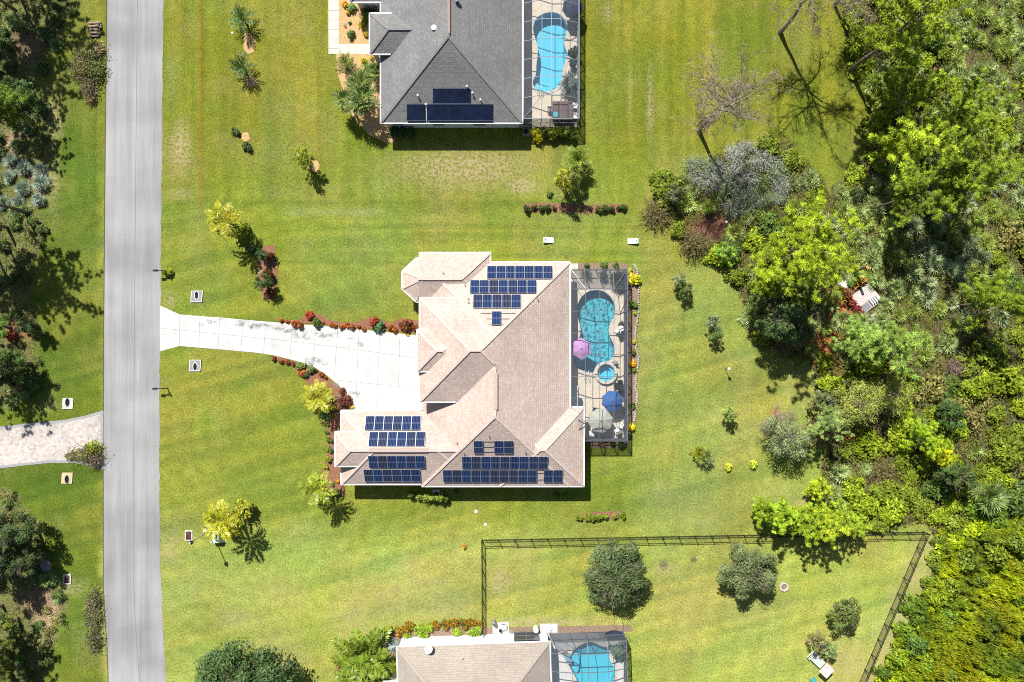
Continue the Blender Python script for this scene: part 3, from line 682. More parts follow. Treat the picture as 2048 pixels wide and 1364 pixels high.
apx = Vector((P(845, 0, fr).x, fm, fr + .01)); oc = [P(x, y, 2.75) for x, y in ((850, 517), (833, 517), (805, 543), (805, 577), (833, 603), (850, 603))]
for a, b in zip(oc, oc[1:]):
    hm.plane([tuple(b), tuple(a), tuple(apx)], tuple(b), tuple(a)); d = (b - a).normalized(); nrm = Vector((-d.y, d.x, 0)); nrm = nrm if nrm.dot(a - apx) > 0 else -nrm; hm.gutter(a, b, nrm)
for p in oc[1:-1]: hm.ridge(p, apx, .2)
hm.sof.poly([(p.x, p.y, 2.6) for p in oc]); cc = sum(oc, Vector()) / 6; hm.wall.prism([tuple(((p - cc) * .84 + cc).xy) for p in oc], 0, 2.59)
ix0, ix1, iy0, iy1 = R(1000, 815, 1167, 972, 2.75); hm.hip(ix0, ix1, iy0, iy1, 2.757, wall=.43, gut='ES')
hm.gutter((P(1139, 0, 2.75).x, iy1, 2.757), (ix1, iy1, 2.757), (0, 1)); hm.gutter((fx1, cy1, 2.75), (cx1, cy1, 2.75), (0, 1))
hm.done()
for px_ in (762, 808): x = P(px_, 0, 0).x; door(hm, 'garage_door', x - .2, ay1 - .47, 0, 2.3, 2.2, (0, 1), M['door'])
door(hm, 'front_door', hx0 + .55, (hy0 + hy1) / 2, .1, 1.5, 2.3, (-1, 0), M['woodbrown'])
for x, y, n in ((P(720, 0).x, ay0 + .47, (0, -1)), (P(950, 0).x, cy0 + .45, (0, -1)), (P(1050, 0).x, cy0 + .45, (0, -1)), (P(1110, 0).x, cy0 + .45, (0, -1)), (P(1060, 0).x, cy1 - .45, (0, 1)), (P(900, 0).x, fy1 - .44, (0, 1)), (cx1 - .45, P(0, 600).y, (1, 0)), (cx1 - .45, P(0, 680).y, (1, 0)), (ix1 - .43, P(0, 900).y, (1, 0))): window(hm, x, y, 1.45, 1.5, 1.4, n)
# ridge vents and vent pipes are parts of the roofs
def zmain(x, y):
    def hp(x0, x1, y0, y1, z): return z + .5 * min(x - x0, x1 - x, y - y0, y1 - y) if x0 <= x <= x1 and y0 <= y <= y1 else 0
    zz = max(hp(cx0, cx1, cy0, cy1, 2.75), hp(ax0, ax1, ay0, ay1, 2.75), hp(bx0, bx0 + 13, ay0 + ins, ay1 - ins, bz), hp(dx0, dx1, dy0, dy1, dz), hp(ix0, ix1, iy0, iy1, 2.757), hp(hx0, hx0 + 5, hy0, hy1, 5.3))
    if fx0 <= x <= fx1 and fy0 <= y <= fy1: zz = max(zz, 2.75 + .5 * min(y - fy0, fy1 - y, fx1 - x))
    return zz
def onroof(px_, py_, zf):
    h = 4.
    for _ in range(12): p = P(px_, py_, h); h = zf(p.x, p.y)
    return Vector((p.x, p.y, h))
rvm = plain('ridge_vent_cover', (.45, .36, .31), .9)
for (a, b, c, d) in ((991, 746, 991, 819), (738, 900, 856, 900)):
    mb = MB(); p, q = onroof(a, b, zmain), onroof(c, d, zmain); mb.bar(p + Vector((0, 0, .06)), q + Vector((0, 0, .06)), .42, .12); mb.build('ridge_vent', rvm, hm.r)
def vents(house, pts, zf, mat, r=.06, hgt=.4):
    for k, (a, b) in enumerate(pts):
        p = onroof(a, b, zf); mb = MB(); mb.tube([p - Vector((0, 0, .2)), p + Vector((0, 0, hgt))], r, 8); mb.tube([p + Vector((0, 0, hgt)), p + Vector((0, 0, hgt + .05))], r * 1.5, 8); mb.build('vent_pipe', mat, house.r)
vents(hm, [(887, 546), (930, 570), (937, 597), (937, 604), (977, 870), (1050, 903), (914, 885), (927, 905), (1075, 598)], zmain, M['slate'], .05, .25)
# neighbour at the top
hn = House('house', 'wide dark grey shingled house with black pool heating mats', None, M['greyroof'], M['greycap'], M['greywall'])
nx0, nx1, ny0, ny1 = R(762, -420, 1044, 245, 2.75); hn.hip(nx0, nx1, ny0, ny1, 2.75, wall=.28, gut='WSE')
bz2 = 3.5; q = R(740, 27, 860, 107, bz2); hn.hip(q[0], q[0] + 7.5, q[2], q[3], bz2, wall=.5, gut='W', wz=2.2)
for yy, nn, xe in ((q[2], (0, -1), 780), (q[3], (0, 1), 782)): hn.gutter((q[0], yy, bz2), (P(xe, 0, bz2).x, yy, bz2), nn)
for yy in (q[2] + .3, q[3] - .3): hn.wall.prism([(q[0] + .2, yy - .2), (q[0] + .6, yy - .2), (q[0] + .6, yy + .2), (q[0] + .2, yy + .2)], 0, 3.3)
q2 = R(700, -420, 830, 3, 2.75); hn.hip(q2[0], q2[1], q2[2], q2[3], 2.755, wall=.47, gut='WS')
hn.done()
def zn(x, y): return 2.75 + .5 * min(x - nx0, nx1 - x, y - ny0, ny1 - y)
mb = MB(); p, q_ = onroof(898, 68, zn), onroof(898, -160, zn); p.z = q_.z = max(p.z, q_.z); mb.bar(p + Vector((0, 0, .06)), q_ + Vector((0, 0, .06)), .26, .14); mb.build('ridge_vent', M['pinkmetal'], hn.r)
vents(hn, [(868, 56)], zn, M['cap'], .20, .12); vents(hn, [(934, 174), (945, 187), (852, 210), (836, 192), (961, 201)], zn, M['cap'], .07, .3)
vents(hn, [(914, 2)], zn, M['slate'], .18, .4)
for xx in (800, 880, 960): window(hn, P(xx, 0).x, ny0 + .28, 1.5, 1.4, 1.3, (0, -1))
for yy in (20, 120): window(hn, nx1 - .28, P(0, yy).y, 1.4, 1.8, 1.8, (1, 0))
# neighbour at the bottom, turned a couple of degrees
ps = P(794, 1294, 2.75); hs_ = House('house', 'beige-shingled house with white walls and a satellite dish', None, M['beigeroof'], M['beigecap'], M['whitewall'], math.radians(1.9), (ps.x, ps.y, 0))
sw = 305 * PXE; hs_.hip(0, sw, -32, 0, 2.75, wall=.12, gut='WE'); hs_.gutter((0, 0, 2.75), (sw, 0, 2.75), (0, 1), .07)
hs_.hip(-1.6, 8, -32, -70 * PXE, 2.756, wall=.15, gut='N'); hs_.done()
mb = MB(); mb.box((7.2, -1.1, 3.5), (.12, .12, .3)); mb.build('vent_pipe', M['cap'], hs_.r)
mb = MB(); mb.box((14.3, .06, 1.25), (2.8, .06, 2.1)); lan = mb.build('lanai_screen', M['glass'], hs_.r)
mb = MB()
for xx in (12.95, 14.3, 15.65): mb.box((xx, .12, 1.25), (.08, .06, 2.3))
for zz in (.3, 1.2, 2.3): mb.box((14.3, .13, zz), (2.8, .05, .07))
mb.build('frame', M['bronze'], lan)

# ------------------------------------------------------------------ solar panels
mp = MB(); mp.box((0, 0, .055), (.948, 1.60, .012)); cellmesh = mp.build('cell_sheet', M['pv'])
me_cell = cellmesh.data; bpy.data.objects.remove(cellmesh)
mp = MB()
for sx in (-1, 1): mp.box((sx * .484, 0, .045), (.022, 1.64, .04)); mp.box((0, sx * .81, .0455), (.99, .022, .041))
mp.box((0, 0, .03), (.95, 1.61, .02)); fo = mp.build('frame', M['pvframe']); me_fr = fo.data; bpy.data.objects.remove(fo)
def panel(c, n, label, group):
    n = Vector(n).normalized(); x = Vector((1, 0, 0)); y = n.cross(x)
    o = thing('solar_panel', label, 'solar panel', c + n * .10, 0, group); o.rotation_euler = Matrix((x, y, n)).transposed().to_euler()
    add('cell_sheet', me_cell, o); add('frame', me_fr, o)
NS, NN = (0, -.5, 1), (0, .5, 1)
ROWS = [('top row on the garage wing', NN, 731, 841.5, 847, 6), ('second row of the garage wing, above its ridge', NN, 738, 850.5, 879, 6), ('row just under the garage wing ridge', NS, 737.5, 850.5, 922.5, 6), ('bottom row on the garage wing', NS, 728.5, 841, 949.5, 6),
        ('short top row near the lower eave', NS, 988, 1027, 893, 2), ('nine panel row above the lower eave', NS, 924, 1096, 924, 9), ('ten panel row along the lower eave', NS, 886, 1074, 950.5, 10), ('separate end pair on the lower eave row', NS, 1087, 1125.5, 950.5, 2),
        ('top seven panel row by the upper eave', NN, 974, 1105, 546, 7), ('second seven panel row below the upper eave', NN, 940, 1073, 574.5, 7), ('five panel row below the two seven panel rows', NN, 946, 1042, 603.5, 5)]
for nm, n, x0, x1, yc, k in ROWS:
    for i in range(k):
        p = onroof(x0 + (x1 - x0) * (i + .5) / k, yc, zmain)
        panel(p, n, f'{ORD[i]} blue panel from the road end, {nm}' if k > 2 else f'{("road side", "pool side")[i]} blue panel of the {nm}', 'solar panels on the tan roof')
panel(onroof(993, 637.5, zmain), NN, 'lone blue panel on bare rails near the roof peak', 'solar panels on the tan roof')
panel(onroof(957, 893, zmain), NS, 'single blue panel left of the gap in the short top row', 'solar panels on the tan roof')
def rail(a, b, n, label):
    p, q = onroof(*a, zmain), onroof(*b, zmain); mb = MB(); u = Vector(n).normalized() * .06; mb.bar(p + u, q + u, .05, .05); o = mb.build('mounting_rail', M['slate']); tag(o, label, 'mounting rail', 'bare panel rails on the tan roof')
for a, b, n, l in (((962, 627), (1031, 627), NN, 'long bare rail above the lone panel near the roof peak'), ((972, 638), (1020, 638), NN, 'middle bare rail behind the lone panel near the roof peak'), ((979, 649.5), (1007, 649.5), NN, 'shortest bare rail under the lone panel near the roof peak'),
                   ((966, 882), (988, 882), NS, 'upper bare rail in the gap of the short top row'), ((966, 892.5), (988, 892.5), NS, 'middle bare rail in the gap of the short top row'), ((966, 903), (988, 903), NS, 'lower bare rail in the gap of the short top row'),
                   ((1074, 945), (1087, 945), NS, 'upper bare rail beside the pair on the lower eave'), ((1074, 958), (1087, 958), NS, 'lower bare rail beside the pair on the lower eave')): rail(a, b, n, l)
for (x0, y0, x1, y1, l) in ((866, 177, 941, 207, 'smaller upper black heating mat on the grey roof'), (814, 208.5, 851, 241, 'narrow lower black heating mat on the grey roof'), (856, 208.5, 986, 241, 'longest black heating mat along the grey eave')):
    a, b, c, d = [onroof(x, y, zn) + Vector((0, -.02, .06)) for x, y in ((x0, y1), (x1, y1), (x1, y0), (x0, y0))]
    o = thing('pool_heating_mat', l, 'heating mat', a, 0, 'black pool heating mats'); mb = MB(); nrm = Vector(NS).normalized() * .04
    n_ = max(2, int((b - a).length / .3))
    for i in range(n_):
        u, v = i / n_, (i + .93) / n_; pp = [a.lerp(b, u) - a, a.lerp(b, v) - a, d.lerp(c, v) - a, d.lerp(c, u) - a]; mb.poly([p_ + nrm for p_ in pp])
        for k in range(4): mb.poly([pp[k], pp[(k + 1) % 4], pp[(k + 1) % 4] + nrm, pp[k] + nrm])
    mb.build('panel_mat', M['matpanel'], o)
    for e0, e1 in ((a, b), (d, c)): mb = MB(); mb.tube([e0 - a + nrm * 1.3, e1 - a + nrm * 1.3], .04, 6); mb.build('header_pipe', M['header'], o)
mb = MB(); p, q_ = onroof(853, 207, zn), onroof(853.5, 242, zn); mb.tube([p + Vector((0, 0, .1)), q_ + Vector((0, 0, .1))], .06, 8); tag(mb.build('pipe', M['cap']), 'pale pipe running down between two black heating mats', 'pipe')

# ------------------------------------------------------------------ screen enclosures
def enclosure(label, T, x0, xa, xm, xb, x1, rows, z0, hw, hm_, mat, zb=ZD, end0=True, end1=True, low=1.):
    """T maps local (x, y, z) to world; rows run from one end (y) to the other"""
    c = T(x1, sum(rows) / len(rows), zb); r = thing('pool_enclosure', label, 'screen enclosure', c); off = tuple(-v for v in c)
    fr, rs_, ws = MB(), MB(), MB(); n = len(rows); B = .05
    def prof(i):
        if (i == 0 and end0) or (i == n - 1 and end1): return [(x0, hw), (xa, hw), (xm, hw), (xb, hw), (x1, hw)]
        return [(x0, z0), (xa, hm_), (xm, hm_), (xb, hm_), (x1, hw)]
    L = [[T(x, rows[i], z) for x, z in prof(i)] for i in range(n)]
    for i in range(n):
        for a, b in zip(L[i], L[i][1:]): fr.bar(a, b, B, .09)
        if i < n - 1:
            for k in range(5): fr.bar(L[i][k], L[i + 1][k], B if k not in (0, 4) else .09, .08)
            for k in range(4):
                q = [L[i][k], L[i][k + 1], L[i + 1][k + 1], L[i + 1][k]]; e = Vector((0, 0, .06)); rs_.poly([p + e for p in q])
            q = [L[i][4], L[i + 1][4], T(x1, rows[i + 1], zb), T(x1, rows[i], zb)]; ws.poly(q)
            fr.bar(T(x1, rows[i], zb + low), T(x1, rows[i + 1], zb + low), .05, .07); fr.bar(T(x1, rows[i], zb + .06), T(x1, rows[i + 1], zb + .06), .05, .1)
        fr.bar(T(x1, rows[i], zb), L[i][4], B, .09, up=(1, 0, 0))
    for e, on in ((0, end0), (n - 1, end1)):
        if not on: continue
        y = rows[e]; j = 1 if e == 0 else n - 2
        for x in (x0, xa, xm, xb): fr.bar(T(x, y, zb), T(x, y, hw), B, .09, up=(1, 0, 0))
        xs_ = [x0, xa, xm, xb, x1]
        for a, b in zip(xs_, xs_[1:]):
            fr.bar(T(a, y, zb + low), T(b, y, zb + low), .05, .07); ws.poly([T(a, y, zb), T(b, y, zb), T(b, y, hw), T(a, y, hw)])
        for a, b in ((x0, xa), (xb, xm)): fr.bar(T(a, y, zb), T(b, y, hw), .04)
        fr.bar(L[e][0], L[j][1], B, .08); fr.bar(L[e][4], L[j][3], B, .08)
        y2 = rows[j]; fr.bar(T(x1, y, hw), T(x1, y2, zb), .04)
    fr.build('frame', mat, r, off); rs_.build('roof_screen', M['screen'], r, off); ws.build('wall_screen', M['sidescreen'], r, off)
    return r
Tm = lambda x, y, z: Vector((x, y, z))
pxm = lambda px_, z: (px_ - CX) / S * (1 - z / H); pym = lambda py_, z: (CY - py_) / S * (1 - z / H)
enclosure('grey screened cage over the turquoise pool, tan-roofed house', Tm, pxm(1142, 2.7), pxm(1171, 3.4), pxm(1199.5, 3.4), pxm(1228, 3.4), pxm(1255, 2.6), [pym(538, 2.6)] + [pym(v, 3.2) for v in (577.5, 622, 666, 709, 753, 796, 840)] + [pym(882, 2.6)], 2.78, 2.6, 3.4, M['bronze'])
enclosure('screened cage over the calm blue pool, dark grey house', Tm, pxm(1047, 2.7), pxm(1084, 3.7), pxm(1103, 3.7), pxm(1122, 3.7), pxm(1158, 2.6), [pym(v, 2.9) for v in (-150, -110, -70, -32, 6, 44, 82, 119, 157, 195)] + [pym(237, 2.6)], 2.8, 2.6, 3.7, M['silver'], end0=False)
a_ = math.radians(1.9); sp0 = P(1099, 1266); Ts = lambda x, y, z: Vector((sp0.x + x * math.cos(a_) - y * math.sin(a_), sp0.y + x * math.sin(a_) + y * math.cos(a_), z))
enclosure('screened cage over the speckled pool, beige-roofed house', Ts, 0., 2.2, 4.0, 6.2, 8.35, [0, -1.05, -3.05, -5.1, -7.2, -9.3, -11.4], 2.8, 2.6, 3.3, M['bronze'], end1=False)
#@@PART3
# ------------------------------------------------------------------ vegetation meshes
def rsphere(rng, n):
    v = rng.normal(size=(n, 3)); return v / np.linalg.norm(v, axis=1, keepdims=True)
def quads(C, N, size, asp, rng, T=None):
    """diamond leaves at C facing N; returns verts (n*4,3)"""
    n = len(C); N = N / (np.linalg.norm(N, axis=1, keepdims=True) + 1e-9)
    if T is None: T = rng.normal(size=(n, 3))
    T = T - N * (T * N).sum(1, keepdims=True); T /= np.linalg.norm(T, axis=1, keepdims=True) + 1e-9; B = np.cross(N, T)
    s = np.broadcast_to(np.asarray(size, float), (n,))[:, None]
    v = np.stack([C - T * s, C + B * s * asp, C + T * s, C - B * s * asp], 1)
    return v.reshape(-1, 3)
def qf(n): return np.arange(n * 4).reshape(-1, 4)
def tint(rng, n, var=.25, yel=.12, rep=4):
    v = np.clip(rng.normal(1, var, n), .35, 1.9); y = rng.normal(0, yel, n)
    c = np.stack([v * (1 + y), v, v * (1 - y)], 1); return np.repeat(np.clip(c, 0, 3), rep, 0)
def lump_pts(rng, n, blobs, shell=.35):
    blobs = np.array(blobs, float); w_ = blobs[:, 3] ** 2; k = rng.choice(len(blobs), n, p=w_ / w_.sum())
    d = rsphere(rng, n); d[:, 2] = np.abs(d[:, 2]) * .9 + d[:, 2] * .1; d /= np.linalg.norm(d, axis=1, keepdims=True)
    r = rng.random(n) ** shell; return blobs[k, :3] + d * (blobs[k, 3] * r)[:, None], d, k
LIB = {}
def bush_mesh(key, seed, n=420, leaf=.13, asp=.55, lumps=9, hgt=.75, spread=.62, var=.28, yel=.07, mat='leaf', alt=None, altp=0.):
    rng = np.random.RandomState(seed); bl = [(0, 0, hgt * .35, .55)]
    for i in range(lumps):
        a = rng.rand() * 6.283; r = spread * math.sqrt(rng.rand()) * 1.05; bl.append((r * math.cos(a), r * math.sin(a), hgt * (.25 + .65 * rng.rand()) * (1 - .45 * r), rng.uniform(.2, .36)))
    C, d, k = lump_pts(rng, n, bl); C[:, 2] = np.maximum(C[:, 2], .02)
    N = d * .8 + rng.normal(size=d.shape) * .42 + np.array([0, 0, .65])
    V = quads(C, N, leaf * rng.uniform(.6, 1.3, n), asp, rng); lum = rng.uniform(.8, 1.2, len(bl))[k]
    c = tint(rng, n, var, yel) * np.repeat(lum, 4)[:, None]
    if alt is not None:
        m_ = np.repeat(rng.rand(n) < altp, 4); c[m_] = c[m_] * np.array(alt)
    me = npmesh('foliage', V, qf(n), c, M[mat]); LIB.setdefault(key, []).append(me); return me
for i in range(5): bush_mesh('shrub', 10 + i, 820, .09, .55, 10 + i)
for i in range(3): bush_mesh('round', 20 + i, 720, .10, .6, 16, .85, .5, .22, .08)
for i in range(3): bush_mesh('coarse', 30 + i, 300, .16, .5, 8, .8, .55, .3, .18)
for i in range(3): bush_mesh('croton', 40 + i, 130, .26, .3, 5, .8, .45, .35, .1, alt=(1.3, 2.1, .9), altp=.22)
for i in range(2): bush_mesh('flower', 50 + i, 520, .12, .6, 10, .7, .6, .3, .1, alt=(5.6, 1.1, .45), altp=.30)
for i in range(3): bush_mesh('vine', 60 + i, 800, .11, .42, 13, .55, .72, .32, .08)
for i in range(3): bush_mesh('sparse', 70 + i, 260, .085, .5, 12, .9, .6, .25, .1)

def twig_mesh(key, seed, n=260, up=.5, leafn=0, leafs=.05):
    rng = np.random.RandomState(seed); V = []; c = []
    root = np.zeros((n, 3)); d = rsphere(rng, n); d[:, 2] = np.abs(d[:, 2]) * .8 + up * .3; d /= np.linalg.norm(d, axis=1, keepdims=True)
    L = rng.uniform(.45, 1.05, n); A = d * (L * rng.uniform(.2, .6, n))[:, None] ; e = d + rng.normal(size=d.shape) * .35; e /= np.linalg.norm(e, axis=1, keepdims=True); B = A + e * (L * .6)[:, None]
    V.append(quads((A + B) / 2, rng.normal(size=(n, 3)) + [0, 0, 1], L * .32, .035, rng, e)); c.append(np.repeat(rng.uniform(.7, 1.3, n)[:, None] * np.ones(3), 4, 0)); m_ = n
    if leafn:
        k = rng.choice(n, leafn); C = A[k] + (B - A)[k] * rng.uniform(.4, 1.15, leafn)[:, None] + rng.normal(size=(leafn, 3)) * .04
        V.append(quads(C, rng.normal(size=(leafn, 3)) + [0, 0, .8], leafs * rng.uniform(.6, 1.3, leafn), .5, rng)); c.append(tint(rng, leafn, .2, .06)); m_ += leafn
    V = np.concatenate(V); V[:, 2] = np.maximum(V[:, 2], .01)
    me = npmesh('foliage', V, qf(m_), np.concatenate(c), M['leaf']); LIB.setdefault(key, []).append(me)
for i in range(3): twig_mesh('thicket', 80 + i, 520, .5, 1100, .05)
for i in range(2): twig_mesh('twigs', 90 + i, 300, .3)
for i in range(2): twig_mesh('debris', 95 + i, 260, .1, 330, .09)

def fan_mesh(key, seed, nf=24, r=.55, seg=13, spread=.75, hgt=.55):
    rng = np.random.RandomState(seed); V = []; c = []; m_ = 0
    for f in range(nf):
        a = rng.rand() * 6.283; t = (f + .5) / nf; el = math.radians(80 - 75 * t + rng.normal() * 10); dist = spread * (.12 + .88 * t) * rng.uniform(.7, 1.1)
        h = np.array([math.cos(a), math.sin(a), 0]); base = h * dist * .75 + np.array([0, 0, hgt * (1 - .55 * t) * rng.uniform(.7, 1.1)])
        d = h * math.cos(el) + np.array([0, 0, math.sin(el) * .8]); d /= np.linalg.norm(d); s = np.cross(d, [0, 0, 1.]); s /= np.linalg.norm(s) + 1e-9; up = np.cross(s, d)
        rr = r * rng.uniform(.75, 1.15); ang = np.linspace(-2.0, 2.0, seg) + rng.normal(size=seg) * .05
        D = np.cos(ang)[:, None] * d + np.sin(ang)[:, None] * s; D[:, 2] -= .18 * np.abs(ang) / 2; N = np.tile(up, (seg, 1)) + rng.normal(size=(seg, 3)) * .25
        L = rr * (1 - .12 * np.abs(ang)); C = base + D * (L * .52)[:, None]
        V.append(quads(C, N, L * .5, .115, rng, D)); k = rng.uniform(.7, 1.3) * (1.1 - .35 * t); c.append(tint(rng, seg, .12, .05) * k); m_ += seg
        V.append(quads(np.array([base * .5 + np.array([0, 0, .02])]), np.array([up]), np.linalg.norm(base) * .5, .03, rng, np.array([base]))); c.append(np.tile([.6, .7, .4], (4, 1))); m_ += 1
    V = np.concatenate(V); V[:, 2] = np.maximum(V[:, 2], .02)
    LIB.setdefault(key, []).append(npmesh('fronds', V, qf(m_), np.concatenate(c), M['frond']))
for i in range(5): fan_mesh('palmetto', 110 + i, 22 + 2 * i)
for i in range(3): fan_mesh('sabal', 120 + i, 30, .62, 15, .8, .4)

def feather_mesh(key, seed, nf=13, L=1., droop=.7, leaf=.26, pairs=18, up0=65, w=.045, up1=5):
    rng = np.random.RandomState(seed); V = []; c = []; m_ = 0
    for f in range(nf):
        a = 6.283 * (f * .381966 + rng.normal() * .03); t = (f + .5) / nf; el0 = math.radians(up0 + (up1 - up0) * t + rng.normal() * 6); h = np.array([math.cos(a), math.sin(a), 0.]); LL = L * rng.uniform(.8, 1.1)
        n = pairs; u = (np.arange(n) + .6) / n; th = el0 - droop * 1.9 * u ** 1.5; ds = LL / n
        dx = np.cumsum(np.cos(th)) * ds; dz = np.cumsum(np.sin(th)) * ds; Pn = h[None] * dx[:, None] + np.array([0, 0, 1.])[None] * dz[:, None]; D = h[None] * np.cos(th)[:, None] + np.array([0, 0, 1.])[None] * np.sin(th)[:, None]
        s = np.array([-h[1], h[0], 0.]); tone = rng.uniform(.75, 1.25)
        ll = leaf * (np.sin(np.clip(u * 2.6 + .35, 0, 3.14)) * .9 + .15)
        for sg in (-1, 1):
            E = s[None] * sg * .85 + D * .6 + rng.normal(size=(n, 3)) * .08; E[:, 2] -= .15 + .1 * rng.rand(n); E /= np.linalg.norm(E, axis=1, keepdims=True)
            V.append(quads(Pn + E * (ll * .5)[:, None], np.cross(D, s)[:] * -1 + rng.normal(size=(n, 3)) * .3, ll * .52, w / leaf * 1.4, rng, E)); c.append(tint(rng, n, .12, .08) * tone); m_ += n
        V.append(quads(Pn, np.cross(D, s) * -1, ds * .75, .2, rng, D)); c.append(np.tile([1.2, 1.1, .7], (n * 4, 1))); m_ += n
    LIB.setdefault(key, []).append(npmesh('fronds', np.concatenate(V), qf(m_), np.concatenate(c), M['frond']))
for i in range(2): feather_mesh('queen', 130 + i, 13)
for i in range(2): feather_mesh('cycad', 135 + i, 20, 1., .35, .20, 20, 75, .03, 0)
feather_mesh('areca', 140, 34, 1., .5, .24, 22, 85, .035, 20)
feather_mesh('bigfrond', 147, 15, 1., .55, .24, 26, 70, .05, 12); feather_mesh('bigfrond', 148, 14, 1., .55, .24, 26, 75, .05, 10)
for i in range(2): feather_mesh('yucca', 143 + i, 22, .9, .1, .22, 12, 80, .05, 5)

def grow(seed, height, trunk_r, first, crown_r, limbs, sub=4, rise=.45, wob=.25, droop=0., lr=.42, mat='bark'):
    """trunk with limbs and twigs; returns (bark mesh, tips, directions)"""
    rng = np.random.RandomState(seed); mb = MB(); tips = []; dirs = []
    n = 7; tp = [Vector((0, 0, 0))]
    for i in range(1, n): tp.append(Vector((rng.normal() * wob * i / n, rng.normal() * wob * i / n, height * i / (n - 1))))
    mb.tube(tp, [trunk_r * (1 - .8 * i / (n - 1)) * (1.25 if i == 0 else 1) for i in range(n)], 7)
    def at(t):
        f = t * (n - 1); i = min(int(f), n - 2); return tp[i].lerp(tp[i + 1], f - i)
    for l in range(limbs):
        t = first + (1 - first) * (l + .5) / limbs; a = 2.4 * l + rng.normal() * .3; p = at(t); prof = math.sin(math.pi * min(1, .25 + .75 * (1 - (t - first) / (1 - first + 1e-6)) ** .8 * .72))
        L = crown_r * (.5 + .55 * prof) * rng.uniform(.8, 1.15); d = Vector((math.cos(a), math.sin(a), rise + (t - first) * .9 + rng.normal() * .1)).normalized()
        pts = [p]; q = p.copy(); dd = d.copy()
        for s_ in range(4):
            dd = (dd + Vector((rng.normal() * .22, rng.normal() * .22, rng.normal() * .15 - droop))).normalized(); q = q + dd * L / 4; pts.append(q.copy())
        r0 = trunk_r * lr * (1.1 - t * .6); mb.tube(pts, [r0, r0 * .75, r0 * .55, r0 * .38, r0 * .2], 5)
        tips.append(pts[-1]); dirs.append(dd.copy())
        for s_ in range(sub):
            k = 1 + s_ % 4; p2 = pts[k - 1].lerp(pts[k], rng.rand()); e = (dd + Vector((rng.normal(), rng.normal(), rng.normal() * .5 + .25)) * .75).normalized(); l2 = L * rng.uniform(.25, .5)
            m1 = p2 + e * l2 * .5 + Vector((rng.normal(), rng.normal(), rng.normal())) * .06 * L; m2 = p2 + e * l2; mb.tube([p2, m1, m2], [r0 * .4, r0 * .28, r0 * .12], 4, False)
            tips += [m2, m1]; dirs += [e, e]
    me = mb.build('trunk', M[mat]); d = me.data; bpy.data.objects.remove(me)
    return d, np.array([tuple(t) for t in tips]), np.array([tuple(t) for t in dirs])
def needles(rng, C, D, L=.30, n=34, w=.045):
    m_ = len(C); c = np.repeat(C, n, 0); d = np.repeat(D / np.linalg.norm(D, axis=1, keepdims=True), n, 0) * .55 + rsphere(rng, m_ * n) + np.array([0, 0, .35]); d /= np.linalg.norm(d, axis=1, keepdims=True)
    l = L * rng.uniform(.7, 1.15, m_ * n); V = quads(c + d * (l * .5)[:, None], rng.normal(size=c.shape) * .6 + [0, 0, 1.1], l * .52, w / L, rng, d)
    tone = np.repeat(np.clip(rng.normal(1, .3, m_), .4, 1.7), n * 4); return V, tint(rng, m_ * n, .14, .08) * tone[:, None]
def pine_mesh(key, seed, height, cr, first, limbs, sub, extra, L=.37, nn=40, rise=.3):
    tm, tips, dirs = grow(seed, height, .17 * height / 10, first, cr, limbs, sub, rise)
    rng = np.random.RandomState(seed + 1); k = rng.choice(len(tips), extra); C = np.concatenate([tips, tips[k] + rng.normal(size=(extra, 3)) * [.24, .24, .14]]); D = np.concatenate([dirs, dirs[k] + rng.normal(size=(extra, 3)) * .4])
    V, c = needles(rng, C, D, L, nn); LIB.setdefault(key, []).append((tm, npmesh('crown', V, qf(len(V) // 4), c, M['leaf'])))
for i in range(3): pine_mesh('tallpine', 200 + i, 11.5, 3.6, .50, 15, 6, 260)
for i in range(2): pine_mesh('pine', 210 + i, 7.0, 2.6, .35, 13, 5, 180)
for i in range(2): pine_mesh('youngpine', 220 + i, 4.0, 1.5, .12, 14, 5, 170, .30, 32, .5)
def oak_mesh(key, seed, height, cr, n, leaf=.11, first=.2, limbs=14, hang=.3, var=.25, yel=.06, hz=.75, lumps=26):
    tm, tips, dirs = grow(seed, height * .75, .13 + .02 * height, first, cr * .8, limbs, 5, .45)
    rng = np.random.RandomState(seed + 1); bl = [(0, 0, height * .5, cr * .55)]
    for i in range(lumps):
        a = rng.rand() * 6.283; r = cr * .78 * math.sqrt(rng.rand()); bl.append((r * math.cos(a), r * math.sin(a), height * (.35 + .5 * rng.rand() * math.sqrt(max(0, 1 - (r / cr) ** 2))), cr * rng.uniform(.14, .30)))
    C, d, k = lump_pts(rng, n, bl, .45); C[:, 2] = np.maximum(C[:, 2], .25)
    out = C.copy(); out[:, 2] = 0; out /= np.linalg.norm(out, axis=1, keepdims=True) + 1e-6
    T = out * .8 + np.array([0, 0, -hang]) + rng.normal(size=C.shape) * .5
    V = quads(C, d * .9 + rng.normal(size=d.shape) * .4 + [0, 0, .6], leaf * rng.uniform(.6, 1.4, n), .32, rng, T); c = tint(rng, n, var, yel) * np.repeat(rng.uniform(.78, 1.22, len(bl))[k], 4)[:, None]
    LIB.setdefault(key, []).append((tm, npmesh('crown', V, qf(n), c, M['leaf'])))
oak_mesh('oak', 230, 5.2, 4.3, 15000, .16, hang=.6, lumps=42); oak_mesh('oak', 231, 4.9, 3.7, 12000, .15, hang=.6, lumps=42); oak_mesh('bigoak', 232, 7.5, 5.4, 15000, .19, .25, lumps=64)
oak_mesh('darktree', 240, 10, 3.4, 5200, .19, .4); oak_mesh('darktree', 241, 9, 3.0, 4800, .19, .35)
